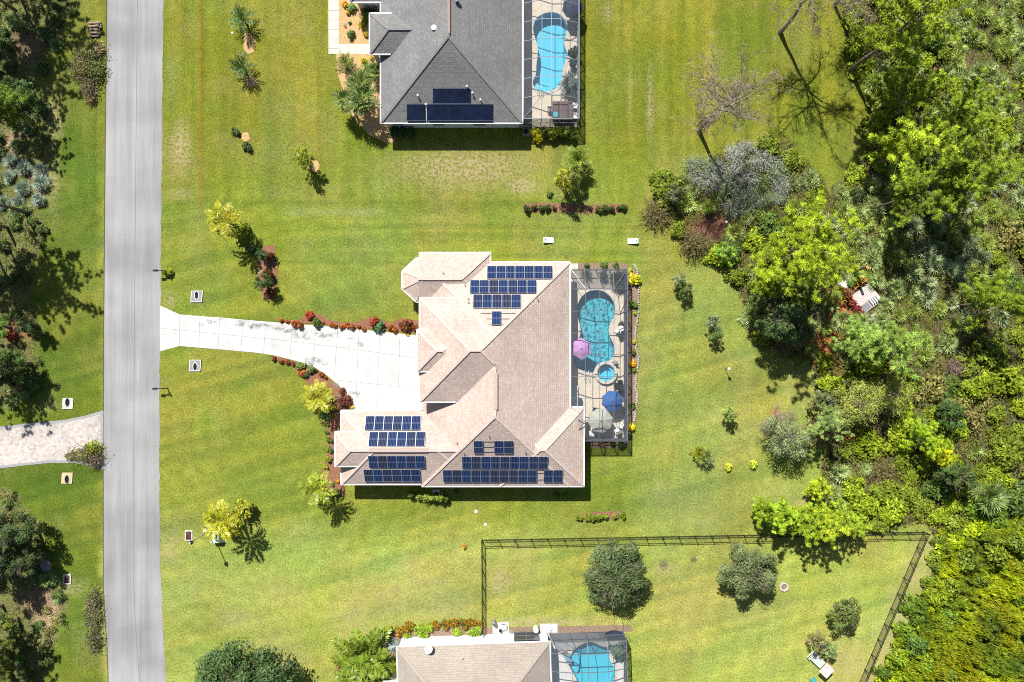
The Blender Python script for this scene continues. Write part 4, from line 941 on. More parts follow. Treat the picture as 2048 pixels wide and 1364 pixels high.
oak_mesh('smalltree', 250, 3.2, 1.25, 1500, .10, .3, 9, .1); oak_mesh('smalltree', 251, 2.8, 1.05, 1200, .10, .25, 8, .1); oak_mesh('magnolia', 252, 4.0, 1.9, 1100, .19, .2, 10, .1, .35)
oak_mesh('paletree', 260, 5.5, 3.0, 5200, .10, .2, 16, .3)
def bare_mesh(key, seed, height, cr, first, limbs, sub, leafn, col=(1, 1, 1)):
    tm, tips, dirs = grow(seed, height, .24, first, cr, limbs, sub, .35, .35, lr=.62, mat='deadwood')
    rng = np.random.RandomState(seed); V = []; c = []; NT = 3600; k = rng.choice(len(tips), NT); d = dirs[k] + rng.normal(size=(NT, 3)) * .8; d /= np.linalg.norm(d, axis=1, keepdims=True); l = rng.uniform(.3, 1.0, NT)
    V.append(quads(tips[k] + rng.normal(size=d.shape) * .12 + d * (l * .4)[:, None], rng.normal(size=d.shape) + [0, 0, .6], l * .5, .05, rng, d)); c.append(np.repeat(rng.uniform(.5, 1.3, NT)[:, None] * np.array([.37, .285, .20]), 4, 0))
    k = rng.choice(len(tips), leafn); V.append(quads(tips[k] + rng.normal(size=(leafn, 3)) * .3, rng.normal(size=(leafn, 3)), .055, .45, rng)); c.append(tint(rng, leafn, .25, .1) * np.array(col) * .6)
    V = np.concatenate(V); LIB.setdefault(key, []).append((tm, npmesh('twigs', V, qf(len(V) // 4), np.concatenate(c), M['leaf'])))
bare_mesh('bare', 270, 12.0, 4.6, .60, 13, 12, 900, (1.2, .75, .4)); bare_mesh('bare', 271, 12.0, 5.4, .56, 11, 14, 900, (.8, .6, .4)); bare_mesh('barelow', 272, 5.5, 2.8, .3, 14, 8, 900, (.9, 1.1, .7))
def trunk_mesh(hgt, r, seed=1):
    rng = np.random.RandomState(seed); mb = MB(); n = 8; mb.tube([Vector((rng.normal() * .04, rng.normal() * .04, hgt * i / (n - 1))) for i in range(n)], [r * (1.25 - .4 * i / (n - 1)) for i in range(n)], 8)
    o = mb.build('trunk', M['bark']); d = o.data; bpy.data.objects.remove(o); return d
LIB['stem'] = [trunk_mesh(1., .1)]

RNG = random.Random(3); CNT = {}
def pick(key):
    CNT[key] = CNT.get(key, -1) + 1; return LIB[key][CNT[key] % len(LIB[key])]
def crownpos(px_, py_, h): p = P(px_, py_, h); return (p.x, p.y, 0)
def bush(key, px_, py_, r, col, label, name='shrub', cat='shrub', group=None, hz=1., h=None):
    """a low plant whose crown of radius r (map units) shows at px, py"""
    if r <= 12: r *= RNG.uniform(.78, 1.28); px_ += RNG.uniform(-1.4, 1.4); py_ += RNG.uniform(-1.4, 1.4)
    rm = r / S; o = add(name, pick(key), None, crownpos(px_, py_, (rm * .5 * hz) if h is None else h), RNG.random() * 6.283, (rm, rm, rm * hz), kc(key, col)); return tag(o, label, cat, group)
def tree(key, px_, py_, hc, sc_, col, label, name='tree', cat='tree', group=None, rz=None, bark=None):
    """tree whose crown, hc high, shows at px, py"""
    tm, cm = pick(key); o = thing(name, label, cat, crownpos(px_, py_, hc), RNG.random() * 6.283 if rz is None else rz, group); o.scale = (sc_,) * 3 if not hasattr(sc_, '__len__') else sc_
    add('trunk', tm, o); add('crown', cm, o, color=kc(key, col)); return o
def palm(key, bx, by, h, r, col, label, name='palm_tree', cat='palm', group=None, trunk=.11):
    """feather or fan palm with its foot at bx, by"""
    p = P(bx, by, 0); o = thing(name, label, cat, (p.x, p.y, 0), RNG.random() * 6.283, group)
    if h > .5: add('trunk', LIB['stem'][0], o, None, 0, (trunk * 10, trunk * 10, h))
    add('crown', pick(key), o, (0, 0, max(h - .1, .05)), 0, r / S, kc(key, col)); return o
KF = dict(tallpine=1.75, pine=1.8, youngpine=1.7, darktree=1.55, thicket=1.55, palmetto=1.35, shrub=1.3, coarse=1.35, round=1.3, smalltree=1.6, oak=1.75, bigoak=1.5, paletree=1.7, sabal=1.4, magnolia=1.6, sparse=1.4, cycad=1.3, areca=1.15, vine=1.1)
def kc(key, col): return tuple(c * KF.get(key, 1.) for c in col)
def lower(k, f=1.): return tuple(c * f for c in k)
G_DK = (.045, .085, .022); G_MID = (.085, .13, .025); G_YEL = (.21, .26, .02); G_OLV = (.12, .155, .03); G_GRY = (.15, .18, .105); G_SIL = (.265, .325, .165); G_LIME = (.25, .33, .022); G_BRN = (.15, .115, .055); G_PINE = (.150, .205, .016); G_RED = (.18, .035, .02); G_GOLD = (.55, .38, .015)
#@@PART4
# ------------------------------------------------------------------ named plants in the gardens
palm('cycad', 492, 47, 1.2, 32, (.06, .12, .02), 'dark green feathery palm by the road, upper of a pair', group='pair of dark palms by the road')
palm('cycad', 493, 143, 1.2, 31, (.06, .12, .02), 'dark green feathery palm by the road, lower of a pair', group='pair of dark palms by the road')
bush('coarse', 470, 262, 13, G_MID, 'small green shrub above a tiny straw-mulched spot')
bush('coarse', 491, 291, 15, G_DK, 'added dark shrub standing in for shade below a tiny straw-mulched spot')  # dark foliage added where the shadow of the shrub above falls
tree('smalltree', 606, 314, 2.3, (1.15, 1.15, 1.35), (.20, .24, .02), 'yellow-green small tree on the open lawn between two houses')
palm('queen', 478, 455, 3.9, 40, (.50, .48, .03), 'yellow palm leaning over a round variegated bush, upper front lawn')
bush('round', 478, 458, 29, (.20, .24, .02), 'round yellow-flecked bush beneath the upper yellow palm', hz=1.3)
bush('coarse', 503, 497, 18, G_DK, 'dark loose shrub below the round yellow-flecked bush')
bush('croton', 537, 512, 17, (.13, .045, .02), 'maroon hedge shrub, upper of two in the narrow lawn bed', group='maroon shrubs in the narrow lawn bed', hz=1.5, name='colourful_shrub')
bush('croton', 535, 550, 18, (.12, .05, .02), 'maroon hedge shrub, lower of two in the narrow lawn bed', group='maroon shrubs in the narrow lawn bed', hz=1.5, name='colourful_shrub')
bush('croton', 541, 585, 16, (.12, .045, .02), 'maroon hedge shrub at the bottom end of the narrow lawn bed', hz=1.5, name='colourful_shrub')
tree('smalltree', 517, 508, 2.2, .75, G_DK, 'thin dark tree at the top of the narrow lawn bed')
tree('smalltree', 521, 566, 2.2, .95, G_DK, 'thin dark tree at the bottom of the narrow lawn bed')
bush('sparse', 523, 545, 8, (.35, .36, .25), 'pale small plant on red mulch in the narrow lawn bed')
bush('round', 334, 543, 12, (.26, .30, .02), 'little yellow-green shrub at the foot of the upper mailbox')
k = 0
for x, y, r in ((561, 641, 9), (573, 643, 9), (587, 645, 10), (601, 649, 10), (647, 646, 6), (661, 650, 8), (670, 652, 8), (682, 652, 8), (694, 652, 8), (703, 654, 8), (716, 653, 8), (727, 657, 10), (780, 655, 9), (788, 661, 9)):
    bush('croton', x, y, r, (.34, .095, .025), f'{ORD[k]} small rusty red shrub from the road along the upper driveway edge', group='rusty red shrubs along the upper driveway edge', hz=1.1, name='colourful_shrub'); k += 1
bush('croton', 619, 630, 15, (.36, .06, .03), 'spiky red shrub nearest the road in a bulge of the driveway bed', name='colourful_shrub')
bush('coarse', 633, 645, 15, G_MID, 'green spiky shrub beside the red one in the driveway bed bulge')
bush('croton', 747, 644, 18, (.34, .06, .03), 'larger spiky red shrub halfway along the upper driveway bed', name='colourful_shrub')
bush('coarse', 756, 656, 18, (.07, .14, .06), 'green shrub overhanging the driveway halfway along its upper edge')
bush('croton', 810, 650, 21, (.20, .055, .03), 'big maroon shrub against the front wall corner', name='colourful_shrub')
bush('croton', 829, 656, 11, (.26, .07, .03), 'small maroon shrub tucked against the front wall', name='colourful_shrub')
bush('round', 817, 671, 4, (.75, .38, .03), 'tiny orange flowering plant at the driveway corner by the front wall')
k = 0
for x, y, r in ((549, 718, 8), (561, 722, 9), (574, 724, 9), (586, 727, 8), (631, 742, 6), (643, 749, 7), (651, 757, 6)):
    bush('croton', x, y, r, (.26, .07, .03), f'{ORD[k]} small maroon shrub from the road along the lower driveway curve', group='maroon shrubs along the lower driveway curve', hz=1.1, name='colourful_shrub'); k += 1
bush('coarse', 600, 734, 14, (.13, .17, .04), 'green shrub at the start of the lower driveway curve')
bush('coarse', 622, 739, 13, (.13, .18, .05), 'second green shrub on the lower driveway curve')
bush('croton', 604, 746, 12, (.38, .10, .04), 'orange-red shrub below the lower driveway curve', name='colourful_shrub')
bush('coarse', 611, 752, 9, G_DK, 'dark shrub below the orange-red one, lower driveway curve')
palm('queen', 652, 792, 2.8, 36, (.37, .37, .03), 'bright yellow palm at the bend of the driveway bed')
palm('areca', 640, 790, 1.0, 34, (.40, .41, .03), 'bushy yellow-green palm clump at the bend of the driveway bed')
bush('croton', 690, 800, 22, (.17, .06, .045), 'dark purple-red shrub between driveway and garage corner', hz=1.1, name='colourful_shrub')
bush('croton', 683, 783, 12, (.20, .07, .05), 'small purple-red shrub above the dark one by the garage corner', name='colourful_shrub')
bush('croton', 704, 814, 8, (.65, .42, .06), 'little yellow-orange shrub at the garage corner', name='colourful_shrub')
bush('coarse', 650, 828, 16, (.10, .17, .06), 'round green shrub below the yellow palms')
for k, (x, y, r, c) in enumerate(((668, 815, 9, G_YEL), (664, 830, 9, (.24, .2, .02)), (655, 848, 8, G_OLV), (654, 864, 7, G_MID), (658, 880, 8, G_MID), (660, 900, 8, G_MID), (657, 918, 10, G_YEL), (650, 932, 10, G_YEL), (654, 990, 12, (.3, .28, .04)), (672, 985, 11, G_MID), (676, 962, 7, (.45, .2, .03)), (664, 968, 8, G_OLV), (682, 852, 6, G_MID))):
    bush('coarse', x, y, r, c, f'{ORD[k]} low shrub down the mulch bed on the garage end wall', group='low shrubs down the garage end bed')
palm('queen', 651, 966, 3.2, 40, (.33, .40, .03), 'yellow-green palm beside the garage corner')
bush('coarse', 628, 968, 20, (.30, .37, .03), 'lime leafy clump at the foot of the palm by the garage corner')
palm('queen', 474, 1022, 4.3, 46, (.47, .47, .02), 'golden palm beside the pale green utility box')
palm('areca', 462, 1050, .6, 24, (.5, .5, .02), 'low golden palm sprout just above the pale green utility box')
bush('round', 485, 1017, 29, (.26, .27, .03), 'round yellow-flecked bush under the golden palm', hz=1.35)
for k, (x, y, r, c) in enumerate(((824, 990, 12, G_MID), (838, 993, 12, (.2, .26, .05)), (852, 995, 13, (.24, .3, .06)), (866, 993, 13, (.24, .3, .05)), (880, 994, 14, (.22, .28, .04)), (892, 998, 9, G_MID))):
    bush('shrub', x, y, r, c, f'{ORD[k]} bright hedge shrub from the garage end below the lower eave', group='hedge shrubs below the lower eave', h=.6, hz=2.3, name='hedge_shrub')
for k, (x, y, r, l) in enumerate(((912, 984, 9, 'small shrub in the eave shadow beside the bright hedge'), (1112, 988, 9, 'small shrub in the eave shadow near the pool end of the house'), (1130, 990, 7, 'tiny shrub in the eave shadow at the house corner'))): bush('coarse', x, y, r, G_MID, l)
# dark house front beds
bush('croton', 690, 8, 11, (.55, .27, .02), 'golden orange shrub at the top of the straw-mulched front bed', name='colourful_shrub')
bush('croton', 696, 24, 9, (.60, .36, .02), 'yellow-orange shrub below the golden one, straw-mulched bed', name='colourful_shrub')
bush('coarse', 704, 14, 14, (.13, .2, .05), 'green shrub beside the golden ones in the straw-mulched bed')
palm('cycad', 743, 26, .3, 24, (.025, .055, .015), 'dark spiky cycad in the shaded nook by the porch')
palm('yucca', 733, 42, .1, 18, (.30, .32, .05), 'yellow-striped spiky plant at the porch corner')
palm('yucca', 724, 52, .05, 11, (.50, .45, .04), 'small golden spiky plant below the yellow-striped one')
bush('coarse', 700, 46, 7, (.12, .15, .06), 'tiny dark shrub in the middle of the straw-mulched bed')
bush('coarse', 702, 66, 13, (.07, .13, .03), 'dark green shrub low in the straw-mulched bed')
bush('croton', 731, 70, 9, (.50, .30, .03), 'orange shrub against the porch wall', name='colourful_shrub')
bush('sparse', 690, 52, 7, (.3, .3, .17), 'pale grassy plant by the walkway edge')
palm('cycad', 693, 128, .35, 25, (.14, .19, .02), 'stiff green cycad at the corner of the walkway')
bush('croton', 727, 120, 12, (.48, .40, .03), 'yellow shrub right of the cycad by the walkway', name='colourful_shrub')
bush('croton', 742, 116, 9, (.50, .36, .04), 'golden shrub beside the porch pier', name='colourful_shrub')
palm('cycad', 738, 146, .4, 24, (.11, .19, .02), 'green cycad under the grey eave')
for k, (x, y, h, r) in enumerate(((733, 190, 2.6, 33), (704, 214, 2.2, 30), (736, 222, 2.9, 34), (756, 150, 1.2, 22))):
    palm('sabal', x, y, h, r, (.17, .23, .06), f'{ORD[k]} fan palm going down beside the grey-roofed house', group='fan palms beside the grey-roofed house', trunk=.14)
for k, (x, y, r) in enumerate(((788, 262, 16), (806, 264, 18), (822, 262, 14))): bush('round', x, y, r, G_DK, f'{ORD[k]} dark clipped shrub in the shade of the grey house wall', group='dark shrubs under the grey house wall', hz=1.1)
for k, (x, y, r, c) in enumerate(((1070, 266, 15, (.34, .33, .02)), (1076, 275, 12, (.5, .45, .02)), (1090, 262, 15, G_OLV), (1104, 266, 15, (.2, .23, .03)), (1119, 262, 15, (.18, .21, .03)), (1133, 264, 15, (.18, .22, .03)), (1144, 266, 12, G_MID))):
    bush('shrub', x, y, r, c, f'{ORD[k]} hedge shrub from the house along the end of the blue pool cage', group='hedge shrubs at the end of the blue pool cage', hz=2.3, name='hedge_shrub')
palm('areca', 1152, 330, 1.6, 33, (.20, .27, .03), 'bushy green palm near the end of the hedge row')
tree('smalltree', 1130, 362, 3.0, (1.45, 1.45, 1.75), (.22, .235, .025), 'tall yellow-green tree standing over the long red mulch row')
tree('smalltree', 1144, 350, 2.4, (1.1, 1.1, 1.4), (.16, .19, .03), 'smaller olive tree behind the one over the red mulch row')
bush('coarse', 1100, 388, 12, G_MID, 'small green shrub beside the tall tree at the red mulch row')
for k, (x, r) in enumerate(((1054, 9), (1067, 10), (1082, 9), (1095, 9), (1110, 9), (1160, 8), (1179, 9), (1195, 9), (1210, 10), (1224, 9), (1238, 10), (1249, 11))):
    bush('coarse', x, 416, r * 1.02, (.06, .085, .022), f'{ORD[k]} dark shrub from the road end in the long red mulch row', group='dark shrubs in the long red mulch row', hz=1.5)
for k, (x, r) in enumerate(((1158, 8), (1172, 9), (1184, 9), (1197, 10), (1212, 9), (1229, 10), (1245, 10))):
    bush('coarse', x, 1036 - k * .7, r * 1.08, (.15, .20, .02), f'{ORD[k]} shrub from the road end in the short red mulch row', group='shrubs in the short red mulch row', hz=1.3)
for x, y, r, c, l in ((1175, 532, 9, G_DK, 'dark shrub nearest the house at the top of the pool cage'), (1208, 532, 10, G_MID, 'middle green shrub at the top of the pool cage'), (1232, 531, 10, G_MID, 'green shrub near the top corner of the pool cage'), (1262, 540, 9, G_LIME, 'lime shrub rounding the top corner of the pool cage'),
                      (1270, 557, 18, (.52, .48, .02), 'vivid yellow shrub outside the top corner of the pool cage'), (1267, 608, 13, (.12, .2, .03), 'green shrub below the vivid yellow one, outside the cage'), (1270, 628, 8, G_LIME, 'lime shrub below the green one, outside the cage'), (1269, 684, 7, (.4, .3, .04), 'thin straw-coloured plant in the stone-edged bed'),
                      (1267, 704, 8, G_OLV, 'olive plant in the stone-edged bed beside the spa'), (1266, 728, 9, (.62, .32, .02), 'orange round shrub in the stone-edged bed beside the spa'), (1270, 742, 8, G_OLV, 'dull green shrub under the orange one'), (1265, 810, 9, G_MID, 'green shrub in the stone-edged bed by the blue umbrella'), (1264, 855, 13, (.6, .5, .01), 'bright yellow shrub outside the lower corner of the pool cage'), (1260, 873, 9, G_DK, 'dark shrub under the bright yellow one at the cage corner'),
                      (1204, 887, 7, (.25, .2, .06), 'small brownish shrub below the pool cage'), (1226, 890, 10, G_DK, 'dark shrub below the pool cage'), (1244, 892, 10, G_DK, 'dark shrub at the lower corner below the pool cage')): bush('coarse', x, y, r, c, l, hz=1.1)
tree('smalltree', 1362, 560, 2.2, .95, (.17, .22, .09), 'slender pale green tree, uppermost on the back lawn', group='slender trees on the back lawn')
tree('smalltree', 1373, 582, 2., .85, (.09, .14, .03), 'second slender tree close below the uppermost, back lawn', group='slender trees on the back lawn')
tree('smalltree', 1428, 645, 2.2, 1., (.15, .20, .09), 'slender pale green tree midway along the woods edge', group='slender trees on the back lawn')
tree('smalltree', 1436, 668, 1.9, .8, (.08, .13, .03), 'darker slender tree just below the midway pale one', group='slender trees on the back lawn')
tree('smalltree', 1461, 829, 2.2, (1.0, 1.0, 1.1), (.18, .23, .05), 'small round tree alone on the back lawn below the lamp')
palm('yucca', 1395, 905, .5, 24, (.34, .36, .03), 'spiky yellow-green yucca on the back lawn')
palm('yucca', 1406, 913, .8, 22, (.16, .23, .07), 'spiky duller yucca beside the yellow-green one')
bush('croton', 1457, 935, 13, (.55, .5, .06), 'small pale yellow shrub, first of two on the back lawn', name='colourful_shrub')
bush('croton', 1507, 928, 14, (.45, .48, .05), 'small lime yellow shrub, nearer the woods of two on the back lawn', name='colourful_shrub')
tree('paletree', 1575, 872, 2.8, (1.12, 1.12, 1), (.15, .185, .08), 'big sparse grey-green tree at the woods edge with dead branches')
tree('barelow', 1560, 845, 3.2, .6, (1, 1, 1), 'dead white branched tree within the sparse grey-green one')
tree('oak', 1226, 1150, 3., (1.06, .98, .95), (.085, .115, .045), 'large round dark oak by the fence, left of two', rz=.3)
tree('oak', 1495, 1145, 3., (.93, 1.02, .95), (.10, .125, .05), 'slightly smaller round dark oak by the fence, right of two')
tree('magnolia', 1688, 1226, 2.1, 1.08, (.095, .125, .03), 'glossy clumped tree with dark shadow in the fenced lawn')
tree('smalltree', 1640, 1288, 2., (1.15, 1.15, 1.), (.17, .17, .06), 'olive shrubby tree above the wooden lounger')
tree('smalltree', 1664, 1302, 2., (1.05, 1.05, 1.), (.16, .22, .07), 'brighter green shrubby tree beside the wooden lounger')
bush('thicket', 1620, 1285, 8, (.40, .25, .2), 'pinkish dry shrub by the olive tree in the fenced lawn')
bush('twigs', 1326, 1128, 13, (.30, .24, .17), 'small dead twiggy sapling between the two oaks', h=.3)
bush('twigs', 1388, 1118, 8, (.28, .22, .15), 'tiny dead twig tuft right of the dead sapling', h=.2)
bush('croton', 929, 1092, 7, (.7, .33, .03), 'tiny orange flowering plant outside the fence corner', name='colourful_shrub')
tree('bigoak', 492, 1372, 4., (1.08, 1.08, 1), (.055, .09, .03), 'huge dark oak at the bottom edge by the road')
palm('bigfrond', 737, 1296, 1.6, 74, (.24, .33, .03), 'big feathery palm clump at the corner of the beige house')
palm('bigfrond', 738, 1334, 1.0, 66, (.22, .31, .025), 'second feathery palm clump below the big one, beige house')
bush('thicket', 690, 1344, 27, (.20, .075, .05), 'maroon round shrub below the feathery palms')
bush('thicket', 764, 1345, 16, (.17, .07, .05), 'maroon shrub against the beige house wall')
bush('thicket', 778, 1270, 12, (.19, .10, .06), 'brownish shrub between palms and orange flowers')
palm('palmetto', 786, 1285, .1, 18, (.36, .45, .42), 'silvery blue fan plant by the beige house corner')
for k, (x, y, r, f) in enumerate(((775, 1266, 10, 1), (800, 1262, 15, 1), (818, 1256, 15, 1), (838, 1262, 18, 0), (856, 1254, 16, 0), (872, 1252, 14, 1), (890, 1248, 14, 1), (908, 1248, 15, 1), (926, 1247, 15, 1), (944, 1248, 14, 1), (958, 1250, 12, 1), (850, 1272, 15, 0), (915, 1266, 14, 0), (948, 1266, 19, 0), (815, 1272, 12, 0))):
    bush('flower' if f else 'shrub', x, y, r, (.12, .17, .02) if f else (.22, .31, .03), f'{ORD[k]} {"orange-flowered" if f else "leafy lime"} shrub counted along the beige house hedge', group='hedge along the beige house', name='flowering_shrub' if f else 'hedge_shrub')

# ------------------------------------------------------------------ trees of the woods
T = [('tallpine', 1790, 70, 9.0, 1.36, (.19, .245, .018), 'broad pine leaning over the mown clearing, top of the woods'), ('tallpine', 1850, 40, 9, .9, G_PINE, 'pine behind the broad top pine, top edge of the woods'),
     ('pine', 1800, 190, 5.5, 1.15, lower(G_PINE, .9), 'rounded pine below the broad top pine'), ('tallpine', 1948, 205, 9, .85, G_PINE, 'pine with a bare gap beside it, upper woods'), ('tallpine', 1950, 320, 9, 1.05, lower(G_PINE, .95), 'large pine in the middle of the upper woods'), ('pine', 1800, 305, 5.6, 1.25, (.22, .28, .02), 'bright yellow-green pine beside the mown clearing'), ('pine', 1890, 285, 5.5, 1.1, lower(G_PINE, .9), 'pine between the bright one and the large upper pine'),
     ('tallpine', 1835, 385, 8.5, .85, G_PINE, 'pine hanging over the dark palmetto hollow'), ('pine', 1900, 372, 5.5, 1.1, G_PINE, 'squat pine beside the one over the palmetto hollow'), ('tallpine', 1590, 500, 9.4, 1.22, (.185, .235, .012), 'great yellow-green pine at the lawn corner of the woods'), ('pine', 1545, 545, 5.2, 1.0, (.175, .225, .014), 'lower yellow-green pine under the great one'), ('pine', 1650, 540, 5.5, .9, (.175, .225, .014), 'yellow-green pine between the great one and the stone pad'),
     ('pine', 1985, 605, 5.6, 1.15, lower(G_PINE, .9), 'lone pine among palmettos beyond the wooden deck'), ('pine', 1765, 690, 5.2, 1.15, (.19, .27, .05), 'pale green pine below the wooden deck'), ('pine', 1715, 680, 5, .85, (.18, .26, .05), 'thin pale green pine on the path below the wooden deck'), ('paletree', 1720, 805, 4, 1.1, (.20, .225, .045), 'pale feathery tree with dead limbs by the grassy edge'), ('paletree', 1790, 790, 4, 1.0, (.195, .225, .04), 'pale feathery tree behind the one with dead limbs'), ('pine', 1660, 845, 4.6, .75, (.18, .24, .07), 'slim pale pine right at the grassy edge'),
     ('pine', 1862, 880, 5.2, .72, (.2, .29, .015), 'small vivid green pine in the olive scrub'), ('youngpine', 1882, 905, 2.8, .8, (.38, .4, .015), 'little yellow pine touching the vivid green one'), ('youngpine', 1640, 978, 2.6, .8, (.27, .33, .02), 'little lime pine alone at the lawn edge'),
     ('youngpine', 1525, 1022, 2.6, 1.0, (.19, .27, .02), 'first young pine from the house in the row at the fence'), ('youngpine', 1560, 1030, 2.8, 1.15, (.19, .27, .018), 'second young pine from the house in the row at the fence'), ('youngpine', 1600, 1032, 2.8, 1.15, (.20, .28, .018), 'third young pine from the house in the row at the fence'), ('youngpine', 1640, 1038, 2.8, 1.2, (.24, .29, .02), 'fourth young pine from the house in the row at the fence'), ('youngpine', 1676, 1030, 2.8, 1.1, (.21, .28, .02), 'fifth young pine from the house in the row at the fence'), ('youngpine', 1712, 1048, 2.5, .75, (.2, .27, .02), 'last small young pine of the row at the fence'),
     ('darktree', 1560, 640, 5.5, .8, (.06, .095, .03), 'dark spreading tree casting shade on the lawn below the great pine'), ('darktree', 1610, 655, 5.5, .75, (.06, .10, .03), 'dark tree beside the red mulch path'), ('darktree', 1530, 610, 4.5, .6, (.09, .13, .03), 'smaller dark tree at the lawn edge under the great pine'), ('smalltree', 1655, 800, 2.3, 1.2, (.12, .145, .06), 'grey-green small tree on the grassy edge'), ('smalltree', 1450, 502, 2., 1.15, (.16, .27, .03), 'bright leafy small tree at the lawn corner of the woods'), ('smalltree', 1462, 515, 1.8, .9, (.18, .30, .03), 'bright leafy shrub tree below its larger twin'),
     ('smalltree', 1350, 388, 2., 1.3, (.09, .11, .04), 'dark olive small tree at the tip of the grey thicket'), ('magnolia', 1910, 830, 3, 1.0, (.05, .09, .02), 'dark glossy tree in the olive scrub'), ('darktree', 1930, 960, 5, .7, (.055, .09, .02), 'dark tree in the lower scrub'), ('sabalx', 1965, 992, 1, 1, None, None)]
for t in T:
    if t[0] == 'sabalx': palm('sabal', 1950, 985, 2., 36, (.15, .21, .05), 'grey-green cabbage palm in the lower scrub'); continue
    nm = 'pine_tree' if 'pine' in t[0] else 'tree'; tree(*t, name=nm, group='young pines in the row at the fence' if 'row at the fence' in t[6] else None)
def treeb(key, bx, by, sc_, col, label, rz=0., name='tree'):
    tm, cm = pick(key); p = P(bx, by); o = thing(name, label, 'tree', (p.x, p.y, 0), rz); o.scale = (sc_,) * 3; add('trunk', tm, o); add('crown', cm, o, color=kc(key, lower(col, .82) if bx < 200 else col))
treeb('bare', 1398, 262, 1.0, (1, 1, 1), 'bare dead tree with spread branches above the grey thicket', 1.0, 'dead_tree')
treeb('bare', 1560, 64, 1.0, (1, 1, 1), 'bare dead tree at the top edge with a long branching shadow', 2.2, 'dead_tree')
treeb('bare', 1668, 10, .8, (1, 1, 1), 'second bare dead tree at the top edge behind the shadowed clearing', .5, 'dead_tree')
# trees across the road, mostly out of frame, that shade the verge
for k, (key, x, y, s_, c, l) in enumerate((('tallpine', 52, 424, 1.05, (.06, .09, .02), 'tall pine across the road with its crown out of frame, largest shade'), ('tallpine', 15, 455, .9, (.06, .09, .02), 'second tall pine behind the largest across the road'), ('tallpine', 20, -50, 1., (.06, .09, .02), 'tall pine at the top corner across the road'), ('tallpine', 60, -72, .95, (.06, .09, .02), 'tall pine at the top edge across the road'),
                               ('tallpine', -30, 20, 1., (.06, .09, .02), 'tall pine off the top corner across the road'), ('darktree', 62, 726, .62, (.08, .13, .03), 'rounded dark tree above the paver driveway'), ('darktree', 45, 752, .5, (.06, .10, .03), 'second dark tree above the paver driveway'), ('darktree', 72, 1052, .72, (.055, .085, .03), 'dark oak below the paver driveway'), ('darktree', 55, 1100, .72, (.05, .08, .03), 'second dark oak below the paver driveway'), ('darktree', 88, 1105, .55, (.06, .085, .03), 'smaller dark oak by the grey boulder'),
                               ('pine', 30, 1240, .9, (.15, .18, .03), 'yellowish pine in the bottom corner across the road'), ('pine', 45, 1330, .9, (.13, .15, .03), 'brownish pine at the bottom edge across the road'), ('tallpine', 5, 1210, .8, (.05, .07, .02), 'shaded pine behind the yellowish one, bottom corner'), ('pine', 65, 238, .8, (.12, .18, .02), 'feathery pine at the edge of the verge, upper side'), ('pine', 25, 215, .85, (.13, .19, .02), 'second feathery pine by the verge, upper side'), ('smalltree', 82, 205, 1.3, (.06, .11, .03), 'dark leafy small tree by the verge, upper side'), ('smalltree', 45, 185, 1.2, (.07, .12, .03), 'second dark leafy small tree by the verge, upper side'), ('smalltree', 20, 655, 1.1, (.14, .26, .04), 'bright green small tree across the road opposite the driveway'), ('pine', 20, 500, .9, (.05, .08, .02), 'shaded pine under the largest one across the road'), ('tallpine', -25, 470, 1.0, (.06, .09, .02), 'tall pine out of frame behind the largest across the road'), ('tallpine', 30, 20, .9, (.06, .09, .02), 'tall pine inside the top corner across the road'), ('tallpine', 5, 690, .8, (.06, .09, .02), 'tall pine above the rounded dark tree across the road'), ('darktree', 20, 1040, .8, (.05, .08, .03), 'third dark oak below the paver driveway'), ('darktree', 20, 1120, .8, (.05, .08, .03), 'fourth dark oak below the paver driveway'), ('darktree', 78, 655, .42, (.06, .1, .03), 'small dark tree across the road opposite the driveway'))):
    treeb(key, x, y, s_, c, l, k * 1.3, 'pine_tree' if 'pine' in key else 'tree')

# ------------------------------------------------------------------ the scrub: every shrub its own thing
LM = [((1728, 600), 'the wooden deck'), ((1590, 500), 'the great yellow-green pine'), ((1475, 350), 'the grey thicket'), ((1790, 90), 'the broad top pine'), ((1765, 720), 'the pale green pine'), ((1905, 740), 'the brush heap'), ((1852, 1066), 'the fence corner'), ((1862, 885), 'the vivid small pine'), ((1950, 320), 'the large upper pine'), ((1985, 605), 'the lone palmetto pine'), ((1670, 960), 'the lawn edge cove'), ((1950, 985), 'the cabbage palm'), ((1770, 1300), 'the slanting fence'), ((70, 424), 'the largest shading pine'), ((60, 230), 'the feathery verge pine'), ((62, 735), 'the rounded dark tree'), ((70, 1060), 'the dark oak'), ((60, 1260), 'the yellowish corner pine'), ((1970, 1250), 'the vine-covered slope')]
def octant(dx, dy):
    if math.hypot(dx, dy) < 12: return 'under'
    return ['right of', 'below right of', 'below', 'below left of', 'left of', 'above left of', 'above', 'above right of'][int(round(math.atan2(dy, dx) / (math.pi / 4))) % 8]
pend = []
def scrub(key, px_, py_, r, col, cn, noun, name, cat, hz=1.):
    o = bush(key, px_, py_, r, col, 'x', name, cat, None, hz); (lx, ly), ln_ = min(LM, key=lambda t: math.hypot(t[0][0] - px_, t[0][1] - py_))
    pend.append((f'{cn} {noun}', octant(px_ - lx, py_ - ly), ln_, math.hypot(px_ - lx, py_ - ly), o))
W2 = np.array(WOODS, float)
def inw(x, y, poly): return bool(inpoly(np.array([x]), np.array([y]), poly)[0])
CLEAR = [(1728, 598, 46), (1688, 560, 20), (1682, 620, 16), (1656, 690, 18), (1430, 455, 34), (1400, 462, 20), (1905, 735, 30)]
placed = []
def free(x, y, d):
    return all((x - a) ** 2 + (y - b) ** 2 > (d + e) ** 2 * .25 for a, b, e in placed) and all((x - a) ** 2 + (y - b) ** 2 > e * e for a, b, e in CLEAR)
rr = random.Random(11)
